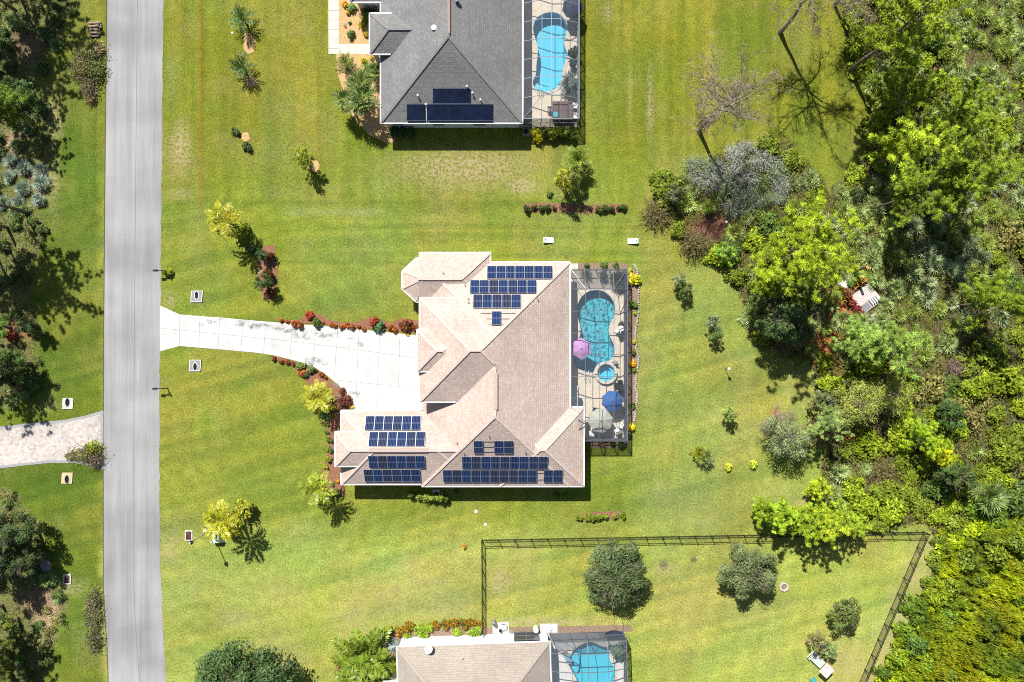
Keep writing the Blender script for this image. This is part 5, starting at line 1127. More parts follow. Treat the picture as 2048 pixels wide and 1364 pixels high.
def zone(x, y):
    """what grows here: palmetto / olive scrub / vines / grey thicket"""
    if x < 250: return 'left'
    if ((x - 1482) / 100) ** 2 + ((y - 352) / 72) ** 2 < 1: return 'grey'
    if x < 1640 and y < 480: return 'palm' if rr.random() < .45 else 'olive'
    if y > 1075 or (x > 1950 and y > 1000): return 'vine'
    if y < 150 and x > 1890: return 'palm'
    if 350 < y < 720 and 1610 < x: return 'palm' if x < 1960 or rr.random() < .5 else 'olive'
    if 480 > y > 120: return 'palm' if rr.random() < .45 else 'olive'
    if x < 1740 and 930 < y < 1060: return 'palm' if rr.random() < .6 else 'olive'
    if x < 1700 and y > 700: return 'palm' if rr.random() < .35 else 'olive'
    return 'palm' if rr.random() < .08 else 'olive'
npm = nsh = 0
for _ in range(9000):
    x, y = rr.uniform(1300, 2090), rr.uniform(-25, 1390)
    if not inw(x, y, WOODS): continue
    if min(math.hypot(x - a, y - b) for a, b in W2[1:36]) < 4: continue
    zt = zone(x, y)
    if zt == 'palm' and npm < 190:
        r = rr.uniform(20, 31)
        if not free(x, y, r * 1.02): continue
        placed.append((x, y, r)); npm += 1; s_ = rr.random()
        if 340 < y < 640 and x > 1830 and s_ < .6: scrub('palmetto', x, y, r, G_SIL, 'silver', 'fan palmetto', 'palmetto', 'palmetto', .9)
        elif s_ < .45: scrub('palmetto', x, y, r, (.25, .315, .11), 'grey-green', 'fan palmetto', 'palmetto', 'palmetto', .9)
        else: scrub('palmetto', x, y, r, (.26, .33, .07), 'green', 'fan palmetto', 'palmetto', 'palmetto', .9)
    elif zt in ('olive', 'vine', 'grey') and nsh < 215:
        r = rr.uniform(24, 44) if zt not in ('vine', 'grey') else rr.uniform(26, 42) if zt == 'vine' else rr.uniform(17, 26)
        if not free(x, y, r * 1.12): continue
        placed.append((x, y, r)); nsh += 1; s_ = rr.random()
        if zt == 'vine' and x > 1850 and y > 1120 and rr.random() < .8: nsh -= 1; continue
        if zt == 'grey': scrub('thicket', x, y, r * 1.25, (.22, .26, .17) if s_ < .35 else (.29, .30, .255) if s_ < .75 else (.16, .21, .08), 'silver grey', 'twiggy bush', 'grey_bush', 'bush', 1.0)
        elif zt == 'vine':
            c, n_ = ((.30, .385, .01), 'lime') if s_ < .3 else ((.21, .28, .012), 'yellow-green') if s_ < .65 else ((.12, .19, .02), 'green')
            scrub('vine', x, y, r * 1.1, c, n_, 'vine-draped bush', 'vine_covered_bush', 'bush', .8)
        else:
            south = y > 800
            c, n_, k_ = ((.145, .185, .018), 'olive', 'shrub') if s_ < .42 else ((.205, .265, .016), 'yellow-green', 'shrub') if s_ < .70 + .1 * south else ((.08, .125, .025), 'dark green', 'shrub') if s_ < .86 else ((.19, .175, .05), 'brownish', 'sparse') if s_ < .93 else ((.15, .125, .055), 'dull brown', 'thicket')
            scrub(k_, x, y, r * 1.08, c, n_, 'leafy bush' if k_ != 'thicket' else 'dry bush', 'scrub_bush', 'bush', rr.uniform(.7, 1.05))
for poly in LEFTW:
    for _ in range(700):
        x, y = rr.uniform(-30, 190), rr.uniform(-20, 1385)
        if not inw(x, y, poly) or math.hypot(x - 50, y - 95) < 38 or math.hypot(x - 75, y - 1195) < 30: continue
        r = rr.uniform(14, 24)
        if not free(x, y, r * 1.5): continue
        placed.append((x, y, r)); s_ = rr.random()
        if 320 < y < 410: scrub('palmetto', x, y, r, (.20, .26, .19), 'silver', 'fan palmetto', 'palmetto', 'palmetto', .9)
        elif s_ < .3: scrub('palmetto', x, y, r, (.15, .22, .06), 'green', 'fan palmetto', 'palmetto', 'palmetto', .9)
        elif 600 < y < 720 and s_ < .6: scrub('croton', x, y, r * .8, (.40, .09, .04), 'red', 'leafy bush', 'scrub_bush', 'bush')
        elif s_ < .6: scrub('shrub', x, y, r, (.08, .12, .03), 'dark green', 'leafy bush', 'scrub_bush', 'bush')
        else: scrub('sparse', x, y, r, (.18, .18, .06), 'olive', 'leafy bush', 'scrub_bush', 'bush')
by = {}
for kind, oc_, ln_, d_, o in pend: by.setdefault((kind, oc_, ln_), []).append((d_, o))
WORDS = ['', 'second', 'third', 'fourth', 'fifth', 'sixth', 'seventh', 'eighth', 'ninth', 'tenth', 'eleventh', 'twelfth', 'thirteenth', 'fourteenth', 'fifteenth', 'sixteenth', 'seventeenth', 'eighteenth', 'nineteenth', 'twentieth']
for (kind, oc_, ln_), v in by.items():
    v.sort(key=lambda t: t[0])
    for i, (d_, o) in enumerate(v):
        o['label'] = (f'{kind} {oc_} {ln_}' if len(v) == 1 else f'{kind} {oc_} {ln_}, ' + ('first one out' if i == 0 else f'{WORDS[i]} one out'))
        o['group'] = ('palmettos in the scrub' if 'palmetto' in kind else 'bushes of the scrub')
for x, y, r, c, l in ((1884, 1084, 27, (.12, .16, .02), 'olive bush closest below the fence corner'), (1874, 1118, 24, (.15, .2, .02), 'yellow-green bush second below the fence corner'), (1893, 1140, 30, (.10, .15, .02), 'dark green bush third below the fence corner'), (1862, 1165, 22, (.14, .19, .02), 'small olive bush fourth below the fence corner')): bush('shrub', x, y, r, c, l, 'scrub_bush', 'bush', hz=.9)
for k, (x, y, r, c) in enumerate(((1846, 1215, 24, (.12, .18, .02)), (1868, 1200, 30, (.19, .25, .015)), (1812, 1262, 24, (.13, .2, .02)), (1832, 1290, 32, (.10, .17, .03)), (1795, 1318, 28, (.16, .23, .015)), (1770, 1350, 22, (.10, .16, .02)), (1850, 1325, 30, (.12, .2, .02)), (1905, 1180, 30, (.16, .21, .02)), (1930, 1120, 34, (.13, .18, .02)), (1985, 1105, 36, (.16, .2, .02)), (2030, 1085, 34, (.12, .17, .02)), (1960, 1160, 26, (.10, .15, .02)), (1905, 1245, 26, (.11, .18, .02)), (1988, 1240, 24, (.11, .17, .02)), (1890, 1350, 30, (.17, .22, .02)), (2035, 1200, 24, (.12, .18, .015)))):
    bush('shrub', x, y, r, c, f'{ORD[k] if k < 15 else "last"} loose shrub on the vine slope, counted down from its fence corner', 'scrub_bush', 'bush', 'loose shrubs on the vine slope', hz=1.9, h=1.4)
for k, (x, y) in enumerate(((1691, 586), (1698, 596), (1705, 606), (1713, 617), (1721, 627))): bush('croton', x, y, 14, (.24, .04, .04), f'{ORD[k]} dark red shrub down the mulch side of the wooden deck', group='dark red shrubs beside the wooden deck', hz=1.2, name='colourful_shrub')
bush('coarse', 1703, 566, 12, (.12, .22, .04), 'bright fern clump between stone pad and wooden deck'); bush('coarse', 1735, 556, 13, (.10, .2, .03), 'bright fern clump behind the orange ladder')
for k, (x, y, r, l) in enumerate(((1640, 628, 26, 'pale bare brush bush by the red mulch path'), (1655, 652, 20, 'smaller bare brush bush by the red mulch path'))): bush('twigs', x, y, r, (.33, .28, .26), l)
# leaf carpet between the shrubs (nobody could count it)
def carpet(name, n, seed, area, polys, cfun, zf, size, asp=.5, Tdir=None):
    rng = np.random.RandomState(seed); x = rng.uniform(area[0], area[2], n); y = rng.uniform(area[1], area[3], n); k = np.zeros(n, bool)
    x2 = x + (vnoise(x, y, 22, 1) - .5) * 22; y2 = y + (vnoise(x, y, 22, 2) - .5) * 22
    for p in polys: k |= inpoly(x2, y2, p)
    for a, b, e in CLEAR: k &= ((x - a) ** 2 + (y - b) ** 2) > (e * .8) ** 2
    x, y = x[k], y[k]; m_ = len(x); z = zf(x, y, rng); C = np.stack([(x - CX) / S, (CY - y) / S, z], -1)
    T_ = None if Tdir is None else np.array(Tdir) + rng.normal(size=(m_, 3)) * .3
    V = quads(C, rng.normal(size=(m_, 3)) * .45 + [0, 0, 1], size * rng.uniform(.5, 1.4, m_), asp, rng, T_); c = tint(rng, m_, .3, .14) * np.repeat(cfun(x, y), 4, 0)
    tag(add(name, npmesh(name, V, qf(m_), c, M['leaf'])), kind='stuff')
def cf(x, y):
    a = vnoise(x, y, 35, 31)[:, None]; b = vnoise(x, y, 14, 32)[:, None]
    return (np.array([.14, .165, .022]) * (1 - a) + np.array([.25, .275, .018]) * a) * (.25 + 1.1 * b)
carpet('undergrowth', 200000, 5, (1300, -40, 2110, 1400), [WOODS], cf, lambda x, y, g: .05 + (.05 + 1.6 * vnoise(x, y, 15, 33) ** 2 + .5 * vnoise(x, y, 6, 34) ** 1.5) * g.rand(len(x)) ** .35, .085)
carpet('undergrowth', 26000, 6, (-60, -40, 200, 1400), LEFTW, lambda x, y: np.array([.10, .105, .04]) * (.6 + .8 * vnoise(x, y, 20, 36))[:, None], lambda x, y, g: .03 + .15 * g.rand(len(x)), .075)
VZ = [[(1885, 1085), (1950, 1060), (2120, 1020), (2120, 1420), (1755, 1420), (1780, 1360), (1836, 1220)]]
def vz(x, y, g):
    u, v = (x * .89 + y * .45) * .35, (-x * .45 + y * .89); return .75 * vnoise(u, v, 7, 45) ** 2 + .1 + (1.9 * vnoise(x, y, 26, 41) ** 1.4 + 1.1 * vnoise(x, y, 9, 42) ** 1.5) * (.45 + .55 * g.rand(len(x)) ** .4)
def vc(x, y):
    a = np.clip(vnoise(x, y, 40, 43) * 1.4 - .2, 0, 1)[:, None]; return (np.array([.125, .20, .018]) * (1 - a) + np.array([.36, .425, .010]) * a) * (1 - .45 * np.clip(vnoise(x, y, 55, 47) * 2 - .9, 0, 1)[:, None] * np.array([.55, .8, .6]))
carpet('vine_undergrowth', 120000, 8, (1720, 1000, 2120, 1420), VZ, vc, vz, .21, .20, (1., -.5, .05))
#@@PART5
# ------------------------------------------------------------------ garden objects
def umbrella(label, px_, py_, h, r, n, mat, rz=0., drop=.45):
    p = P(px_, py_, h); o = thing('umbrella', label, 'umbrella', (p.x, p.y, ZD), rz); z0 = h - ZD; mb = MB(); ring = [Vector((r * math.cos(2 * math.pi * k / n), r * math.sin(2 * math.pi * k / n), z0 - drop)) for k in range(n)]; top = Vector((0, 0, z0)); inn = [v * .5 + top * .5 + Vector((0, 0, .04)) for v in ring]
    for k in range(n):
        a, b, c, d = ring[k], ring[(k + 1) % n], inn[(k + 1) % n], inn[k]; m1 = (a + b) / 2 * .97 - Vector((0, 0, -.02)); mb.poly([d, a, m1, (c + d) / 2]); mb.poly([(c + d) / 2, m1, b, c]); mb.poly([top, d, (c + d) / 2]); mb.poly([top, (c + d) / 2, c])
        mb.poly([a, a - Vector((0, 0, .14)), b - Vector((0, 0, .14)), b])
    mb.build('canopy', mat, o)
    mb = MB(); mb.tube([(0, 0, .05), (0, 0, z0 + .06)], .028, 8); mb.build('pole', M['slate'], o)
    mb = MB(); mb.lathe([(.30, 0), (.30, .05), (.08, .10), (.04, .22)], 16); mb.build('base', M['slate'], o)
    mb = MB(); mb.lathe([(.05, z0 + .01), (.06, z0 + .06), (.0, z0 + .11)], 8); mb.build('finial', M['black'], o)
    for k in range(n): mb = MB(); mb.bar(ring[k] - Vector((0, 0, .03)), top - Vector((0, 0, .05)), .025); mb.build('rib', M['slate'], o)
umbrella('mauve six-sided umbrella over the edge of the turquoise pool', 1163, 697, 2.35, 1.22, 6, M['purple'], math.pi / 6, .4)
umbrella('blue eight-sided umbrella beside the pool cage wall', 1226, 803, 2.45, 1.22, 8, M['blue'], .35, .5)
umbrella('sage eight-sided umbrella beneath the blue one in the pool cage', 1202, 842, 2.35, 1.42, 8, M['sage'], .2, .5)
umbrella('navy umbrella at the top edge in the blue pool cage', 1146, 12, 2.2, 1.2, 8, M['navy'], .2, .4)
def chair(label, px_, py_, rz, mat, group=None, z=ZD, name='patio_chair'):
    p = P(px_, py_, .5); o = thing(name, label, 'chair', (p.x, p.y, z), rz, group); mb = MB()
    mb.box((0, 0, .43), (.52, .5, .05)); mb.build('seat', mat, o); mb = MB()
    for k in range(5): mb.box((-.2 + .1 * k, -.27, .70), (.06, .03, .5))
    mb.box((0, -.27, .96), (.52, .04, .06)); mb.build('backrest', mat, o)
    for sx in (-1, 1):
        mb = MB(); mb.box((sx * .27, 0, .64), (.05, .5, .03)); mb.build('armrest', mat, o)
        for sy in (-1, 1): mb = MB(); mb.box((sx * .24, sy * .22, .21), (.04, .04, .42)); mb.build('leg', mat, o)
def table(label, px_, py_, r, mat, h=.72, z=ZD):
    p = P(px_, py_, h); o = thing('patio_table', label, 'table', (p.x, p.y, z)); mb = MB(); mb.lathe([(r, h - .03), (r, h), (.0, h)], 20); mb.build('table_top', mat, o)
    for k in range(4): mb = MB(); a = k * math.pi / 2 + .78; mb.bar((r * .7 * math.cos(a), r * .7 * math.sin(a), 0), (r * .5 * math.cos(a), r * .5 * math.sin(a), h - .03), .04); mb.build('leg', mat, o)
def pot(label, px_, py_, key, r, col, z=ZD, potm='terracotta', pr=.2):
    p = P(px_, py_, .8); o = thing('potted_plant', label, 'potted plant', (p.x, p.y, z)); mb = MB(); mb.lathe([(pr * .7, 0), (pr, .36), (pr * 1.1, .38), (pr * 1.05, .42), (pr * .9, .40), (.0, .36)], 14); mb.build('pot', M[potm], o); me = pick(key); add('foliage', me, o, (0, 0, .36), 0, r / S, col)
pot('tall dark potted palm in the top corner of the pool cage', 1237, 560, 'palmetto', 24, (.05, .085, .06)); pot('potted palm on the deck at the head of the turquoise pool', 1173, 547, 'cycad', 15, (.06, .09, .04)); pot('second potted plant on the deck at the head of the pool', 1208, 549, 'coarse', 13, (.05, .08, .05))
pot('dark potted shrub beside the white bistro set', 1243, 648, 'coarse', 9, (.05, .08, .05)); pot('dark potted plant below the white bistro set', 1242, 672, 'coarse', 9, (.05, .08, .05)); pot('potted plant in the lower corner of the pool cage', 1240, 868, 'coarse', 9, (.14, .16, .10))
pot('shrubby potted plant by the waist of the calm blue pool', 1147, 105, 'coarse', 18, (.03, .06, .04)); pot('big potted palm at the foot of the calm blue pool', 1138, 168, 'palmetto', 28, (.06, .12, .09)); pot('small potted plant below the shrubby one by the blue pool', 1146, 128, 'coarse', 12, (.03, .06, .04))
pot('big green potted shrub in the speckled pool cage', 1238, 1300, 'coarse', 24, (.08, .15, .08))
table('round white bistro table by the pool cage wall', 1242, 657, .33, M['white']); chair('white chair beside the bistro table', 1236, 661, 1.2, M['white']); 
table('round black iron table by the spa', 1240, 775, .42, M['black'])
for k, (x, y, a, l) in enumerate(((1232, 770, -1.6, 'black iron chair on the pool side of the iron table'), (1240, 765, 3.1, 'black iron chair above the iron table'), (1241, 786, 0, 'black iron chair below the iron table'))): chair(l, x, y, a, M['black'], 'black iron chairs by the spa')
table('dark table under the sage umbrella', 1203, 845, .75, M['navy'])
for k, (x, y, a, l) in enumerate(((1240, 850, 1.2, 'white slatted chair right of the sage umbrella'), (1234, 862, .4, 'white slatted chair in the lower corner of the pool cage'), (1183, 866, 0, 'white chair left of the sage umbrella foot'), (1190, 820, 2.9, 'dark chair tucked under the sage umbrella'))): chair(l, x, y, a, M['navy'] if 'dark' in l else M['white'])
table('dark table under the blue umbrella', 1228, 806, .6, M['navy'])
# daybed
p = P(1149, 793, .45); o = thing('daybed', 'long pale slatted daybed against the house wall in the pool cage', 'daybed', (p.x, p.y, ZD)); mb = MB()
for k in range(15): mb.box((0, -1.2 + k * .17, .42), (.72, .155, .05))
mb.build('seat', M['pale'], o); mb = MB(); mb.box((-.38, 0, .62), (.07, 2.6, .5)); mb.build('backrest', M['pale'], o)
for sx in (-1, 1):
    for sy in (-1, 1): mb = MB(); mb.box((sx * .32, sy * 1.2, .2), (.07, .07, .4)); mb.build('leg', M['slate'], o)
p = P(1159.5, 804, .5); o = thing('storage_box', 'dark rectangular box beside the daybed', 'box', (p.x, p.y, ZD)); mb = MB(); mb.box((0, 0, .22), (.45, .9, .44)); mb.build('body', M['navy'], o); mb = MB(); mb.box((0, 0, .465), (.49, .94, .05)); mb.build('lid', M['navy'], o)
# ladder rails of the pool, grey sculpture by the spa
p = P(1172, 748); o = thing('pool_handrail', 'curved metal handrail at the foot of the turquoise pool', 'handrail', (p.x, p.y, ZD))
for sx in (-.22, .22): mb = MB(); mb.tube([(sx, -.5, 0), (sx, -.5, .7), (sx, -.35, .85), (sx, -.1, .85), (sx, .35, .45), (sx, .45, 0)], .025, 6); mb.build('rail', M['cap'], o)
p = P(1230, 727, .3); o = thing('boulder_ornament', 'grey angular ornament on the deck beside the spa', 'ornament', (p.x, p.y, ZD)); mb = MB(); mb.lathe([(.34, 0), (.40, .2), (.22, .45), (.10, .62), (0, .70)], 7); mb.build('body', M['greystone'], o); mb = MB(); mb.bar((0, 0, .55), (.25, .1, .75), .12); mb.build('arm', M['greystone'], o)
# blue pool cage: big brown cover, small table
p = P(1125, 222, .8); o = thing('hot_tub', 'square hot tub under a brown cover in the blue pool cage', 'hot tub', (p.x, p.y, ZD)); mb = MB(); mb.box((0, 0, .38), (2.15, 2.05, .76)); mb.build('cabinet', M['woodbrown'], o); mb = MB(); mb.box((-.0, .53, .81), (2.25, 1.04, .10)); mb.box((0, -.53, .81), (2.25, 1.04, .10)); mb.build('cover', plain('brown_vinyl_cover', (.11, .075, .07), .6), o)
p = P(1111, 229, .95); o = thing('disc_float', 'small pale teal disc lying on the brown hot tub cover', 'float', (p.x, p.y, ZD + .86)); mb = MB(); mb.lathe([(.30, 0), (.32, .03), (.3, .06), (.1, .06), (.08, .04), (0, .04)], 20); mb.build('disc', M['teal'], o)
p = P(1100, 218, .5); o = thing('side_table', 'small grey square table beside the brown hot tub', 'table', (p.x, p.y, ZD)); mb = MB(); mb.box((0, 0, .5), (.6, .6, .05)); mb.build('table_top', M['slate'], o)
for sx in (-1, 1):
    for sy in (-1, 1): mb = MB(); mb.box((sx * .26, sy * .26, .24), (.05, .05, .48)); mb.build('leg', M['slate'], o)
chair('white chair at the wall beside the brown hot tub', 1149, 212, 1.5, M['white']); chair('pinkish white chair below the other by the brown hot tub', 1150, 232, 1.5, M['cap'])
p = P(1078, 177); o = thing('pool_handrail', 'metal handrail at the foot of the calm blue pool', 'handrail', (p.x, p.y, ZD))
for sx in (-.22, .22): mb = MB(); mb.tube([(sx, -.5, 0), (sx, -.5, .7), (sx, -.35, .85), (sx, -.1, .85), (sx, .35, .45), (sx, .45, -.1)], .025, 6); mb.build('rail', M['cap'], o)
# speckled pool cage: lounge chair, hammock
p = P(1133, 1312, .4); o = thing('lounge_chair', 'blue reclining lounge chair beside the speckled pool', 'lounge chair', (p.x, p.y, ZD), .5); mb = MB(); mb.box((0, -.35, .34), (.6, 1.2, .05)); mb.build('seat', plain('faded_blue_sling', (.14, .26, .36), .8), o); mb = MB(); mb.bar((0, .22, .35), (0, .8, .75), .6, .05); mb.build('backrest', plain('faded_pink_sling', (.36, .24, .22), .8), o)
for sx in (-1, 1):
    for yy in (-.85, .3): mb = MB(); mb.box((sx * .28, yy, .16), (.04, .04, .33)); mb.build('leg', M['slate'], o)
p = P(1228, 1272, 1.); o = thing('hammock', 'dark hammock hung in the corner of the speckled pool cage', 'hammock', (p.x, p.y, ZD), .03); mb = MB()
for i in range(10):
    t0, t1 = -1.2 + i * .24, -1.2 + (i + 1) * .24; f = lambda t: .55 + .45 * (t / 1.2) ** 2
    w0, w1 = .5 * math.sqrt(max(.02, 1 - (t0 / 1.25) ** 2)), .5 * math.sqrt(max(.02, 1 - (t1 / 1.25) ** 2)); mb.poly([(t0, -w0, f(t0)), (t1, -w1, f(t1)), (t1, w1, f(t1)), (t0, w0, f(t0))])
mb.build('bed', M['navy'], o)
for sx in (-1, 1): mb = MB(); mb.tube([(sx * 1.2, 0, 1.), (sx * 1.55, 0, 1.4), (sx * 1.55, 0, 0)], .03, 6); mb.build('stand', M['slate'], o)
# beige house yard: satellite dish, pool pumps, white drum, tarp
p = P(858, 1297, 3.3); o = thing('satellite_dish', 'white satellite dish on the edge of the beige roof', 'satellite dish', (p.x, p.y, 2.9), .6); mb = MB(); R3 = Matrix.Rotation(math.radians(-32), 3, 'X')
for i in range(4):
    for k in range(20):
        q = []
        for rr_, kk in ((i, k), (i, k + 1), (i + 1, k + 1), (i + 1, k)): r_ = .46 * rr_ / 4; q.append(R3 @ Vector((r_ * math.cos(kk * math.pi / 10), r_ * 1.05 * math.sin(kk * math.pi / 10), .35 * r_ * r_)) + Vector((0, 0, .55)))
        mb.poly(q if i else [q[0], q[2], q[3]])
mb.build('dish', M['white'], o); mb = MB(); mb.tube([(0, 0, -.1), (0, 0, .3), (0, -.05, .52)], .03, 6); mb.build('mast', M['slate'], o); mb = MB(); mb.bar(R3 @ Vector((0, -.45, .05)) + Vector((0, 0, .55)), R3 @ Vector((0, 0, .5)) + Vector((0, 0, .55)), .03); mb.build('arm', M['slate'], o)
p = P(1001, 1260); o = thing('pool_pump', 'dark pool pump with pipes on a white pad', 'pool pump', (p.x, p.y, .03)); mb = MB(); mb.lathe([(.16, 0), (.18, .3), (.14, .4), (0, .42)], 12); mb.build('body', M['black'], o)
mb = MB(); mb.tube([(.15, 0, .2), (.7, .1, .2), (.75, .55, .2), (.5, .75, .2), (.1, .78, .2)], .04, 6); mb.build('pipe', M['slate'], o)
p = P(988, 1249, .8); o = thing('filter_tank', 'grey round filter tank at the corner of the white pad', 'filter tank', (p.x, p.y, .03)); mb = MB(); mb.lathe([(.22, 0), (.24, .6), (.18, .78), (.0, .82)], 14); mb.build('tank', M['slate'], o); mb = MB(); mb.lathe([(.08, .82), (.08, .9), (0, .9)], 8); mb.build('lid', M['black'], o)
p = P(1072, 1261, .9); o = thing('white_drum', 'white round drum standing by the beige house lanai', 'drum', (p.x, p.y, .03)); mb = MB(); mb.lathe([(.27, 0), (.30, .4), (.30, .8), (.27, .9)], 16); mb.build('body', M['white'], o); mb = MB(); mb.lathe([(.29, .9), (.27, .96), (.04, .98), (0, .98)], 16); mb.build('lid', M['white'], o)
p = P(1098, 1257, .3); mb = MB(); rs = random.Random(2)
for i in range(8):
    for j in range(5):
        z = lambda a, b: .06 + .32 * math.exp(-((a - 4) ** 2 / 7 + (b - 2.5) ** 2 / 2.5)) * (1 + .4 * math.sin(a * 2.3 + b * 1.7)); mb.poly([(-.95 + (i + a) * .24, -.55 + (j + b) * .2, z(i + a, j + b)) for a, b in ((0, 0), (1, 0), (1, 1), (0, 1))])
tag(mb.build('tarpaulin', M['white'], None, (p.x, p.y, .03)), 'crumpled pale tarp heaped by the speckled pool cage', 'tarp')
# air conditioner by the grey house
p = P(1052, 263, .7); o = thing('air_conditioner', 'square air conditioner unit on a pad in the grey house shade', 'air conditioner', (p.x, p.y, .03)); mb = MB(); mb.box((0, 0, .38), (.75, .75, .76)); mb.build('cabinet', M['slate'], o); mb = MB(); mb.lathe([(.3, .765), (.3, .78), (0, .785)], 16); mb.build('fan_grille', M['black'], o)
p = P(872, 976, .8); o = thing('air_conditioner', 'pale air conditioner unit under the lower eave of the tan-roofed house', 'air conditioner', (p.x, P(0, 985).y, .0)); mb = MB(); mb.box((0, 0, .4), (.8, .8, .8)); mb.build('cabinet', M['cap'], o); mb = MB(); mb.lathe([(.3, .805), (.3, .82), (0, .825)], 16); mb.build('fan_grille', M['black'], o)
# cornhole boards
for x, y, rz, hx, l in ((1097, 480, -.03, -.38, 'pale mint cornhole board near the tall tree'), (1266, 482, .04 + math.pi, -.38, 'pale mint cornhole board nearer the woods')):
    p = P(x, y, .2); o = thing('cornhole_board', l, 'game board', (p.x, p.y, 0), rz, 'pair of cornhole boards on the lawn'); mb = MB(); tl = Matrix.Rotation(math.radians(12), 3, 'Y')
    mb.box((0, 0, .20), (1.2, .62, .05), 0, tl); mb.build('board', M['mint'], o); mb = MB(); q = tl @ Vector((hx, 0, .0)); mb.lathe([(.085, 0), (.085, .012), (0, .012)], 16, (q.x, q.y, q.z + .222)); mb.build('hole', M['black'], o)
    for sy in (-1, 1): mb = MB(); mb.bar((-.5, sy * .27, .3), (-.5, sy * .27, 0), .04, .08); mb.build('leg', M['wood'], o)
# mailboxes
for x, y, l in ((336, 543, 'black mailbox on a post arm, upper one by the road'), (335, 776, 'black mailbox on a post arm below the driveway mouth')):
    p = P(x, y); o = thing('mailbox', l, 'mailbox', p, 0, 'black mailboxes by the road'); mb = MB(); mb.bar((0, 0, 0), (0, 0, 1.25), .10); mb.build('post', M['black'], o); mb = MB(); mb.bar((.15, 0, 1.0), (-1.0, 0, 1.0), .08); mb.bar((0, 0, .65), (-.4, 0, .98), .06); mb.build('arm', M['black'], o)
    mb = MB(); pr = [(.11, 0), (.11, .14), (.08, .2), (0, .23), (-.08, .2), (-.11, .14), (-.11, 0)]
    for (a, b), (c, d) in zip(pr, pr[1:]): mb.poly([(-1.1, a, 1.04 + b), (-.62, a, 1.04 + b), (-.62, c, 1.04 + d), (-1.1, c, 1.04 + d)])
    for X in (-1.1, -.62): mb.poly([(X, a, 1.04 + b) for a, b in pr])
    mb.poly([(-1.1, .11, 1.04), (-.62, .11, 1.04), (-.62, -.11, 1.04), (-1.1, -.11, 1.04)]); mb.build('box', M['navy'], o); mb = MB(); mb.bar((-.75, .125, 1.1), (-.75, .125, 1.34), .03); mb.build('flag', M['orange'], o)
# street lamp, utility box, pedestal, drains
p = P(422, 1060); o = thing('street_lamp', 'slim grey street lamp rising beside the pale green utility box', 'street lamp', p, .5); mb = MB(); mb.tube([(0, 0, 0), (0, 0, .5), (0, 0, 4.6)], [.09, .06, .045], 8); mb.build('pole', M['silver'], o)
mb = MB(); mb.lathe([(.12, 4.55), (.22, 4.65), (.24, 4.95), (.16, 5.05), (0, 5.12)], 4); mb.build('lantern', M['black'], o); mb = MB(); mb.lathe([(.09, 5.10), (.07, 5.18), (0, 5.2)], 8); mb.build('cap', M['cap'], o)
p = P(434, 1075, .4); o = thing('utility_box', 'pale green electrical box on a pad beside the golden palm', 'utility box', (p.x, p.y, 0)); mb = MB(); mb.box((.12, 0, .06), (1.5, 1.3, .12)); mb.build('pad', M['paleconc'], o); mb = MB(); mb.prism([(-.55, -.5), (.35, -.5), (.35, .5), (-.3, .55), (-.55, .3)], .12, .82); mb.build('cabinet', M['greenbox'], o); mb = MB(); mb.poly([(.35, -.52, .82), (.75, -.52, .30), (.75, .45, .30), (.35, .5, .82)]); mb.poly([(.35, -.52, .82), (.35, -.52, .12), (.75, -.52, .12), (.75, -.52, .30)]); mb.poly([(.75, -.52, .12), (.75, .45, .12), (.75, .45, .3), (.75, -.52, .3)]); mb.build('door', plain('grey_green_enamel', (.22, .27, .24), .5), o)
p = P(413, 1062, .4); o = thing('utility_pedestal', 'white pedestal with teal cap between drain and green utility box', 'utility pedestal', (p.x, p.y, 0), .55); mb = MB(); mb.box((0, 0, .05), (.9, .6, .10)); mb.build('pad', M['white'], o); mb = MB(); mb.box((.1, .1, .5), (.5, .34, .8)); mb.build('body', M['white'], o); mb = MB(); mb.lathe([(.17, .1), (.17, .75), (.10, .86), (0, .88)], 12, (-.05, .42, 0)); mb.build('cap', M['teal'], o)
for x, y, w_, l_, l in ((378, 1071, .62, .95, 'rusty storm drain grate in a concrete frame by the lamp'), (135, 1158, .62, .9, 'rusty storm drain grate across the road by the boulder')):
    p = P(x, y); o = thing('storm_drain', l, 'storm drain', (p.x, p.y, 0), 0, 'storm drain grates'); mb = MB()
    for sx in (-1, 1): mb.box((sx * (w_ / 2 + .065), 0, .05), (.13, l_ + .26, .10)); mb.box((0, sx * (l_ / 2 + .065), .05), (w_, .13, .098))
    mb.build('rim', M['stone'], o); mb = MB(); mb.box((0, 0, .02), (w_, l_, .04)); mb.build('pit', M['black'], o); mb = MB()
    for k in range(7): mb.box((0, -l_ / 2 + (k + .5) * l_ / 7, .06), (w_, .09, .05))
    mb.box((0, 0, .062), (.05, l_, .05)); mb.build('grate', M['rust'], o)
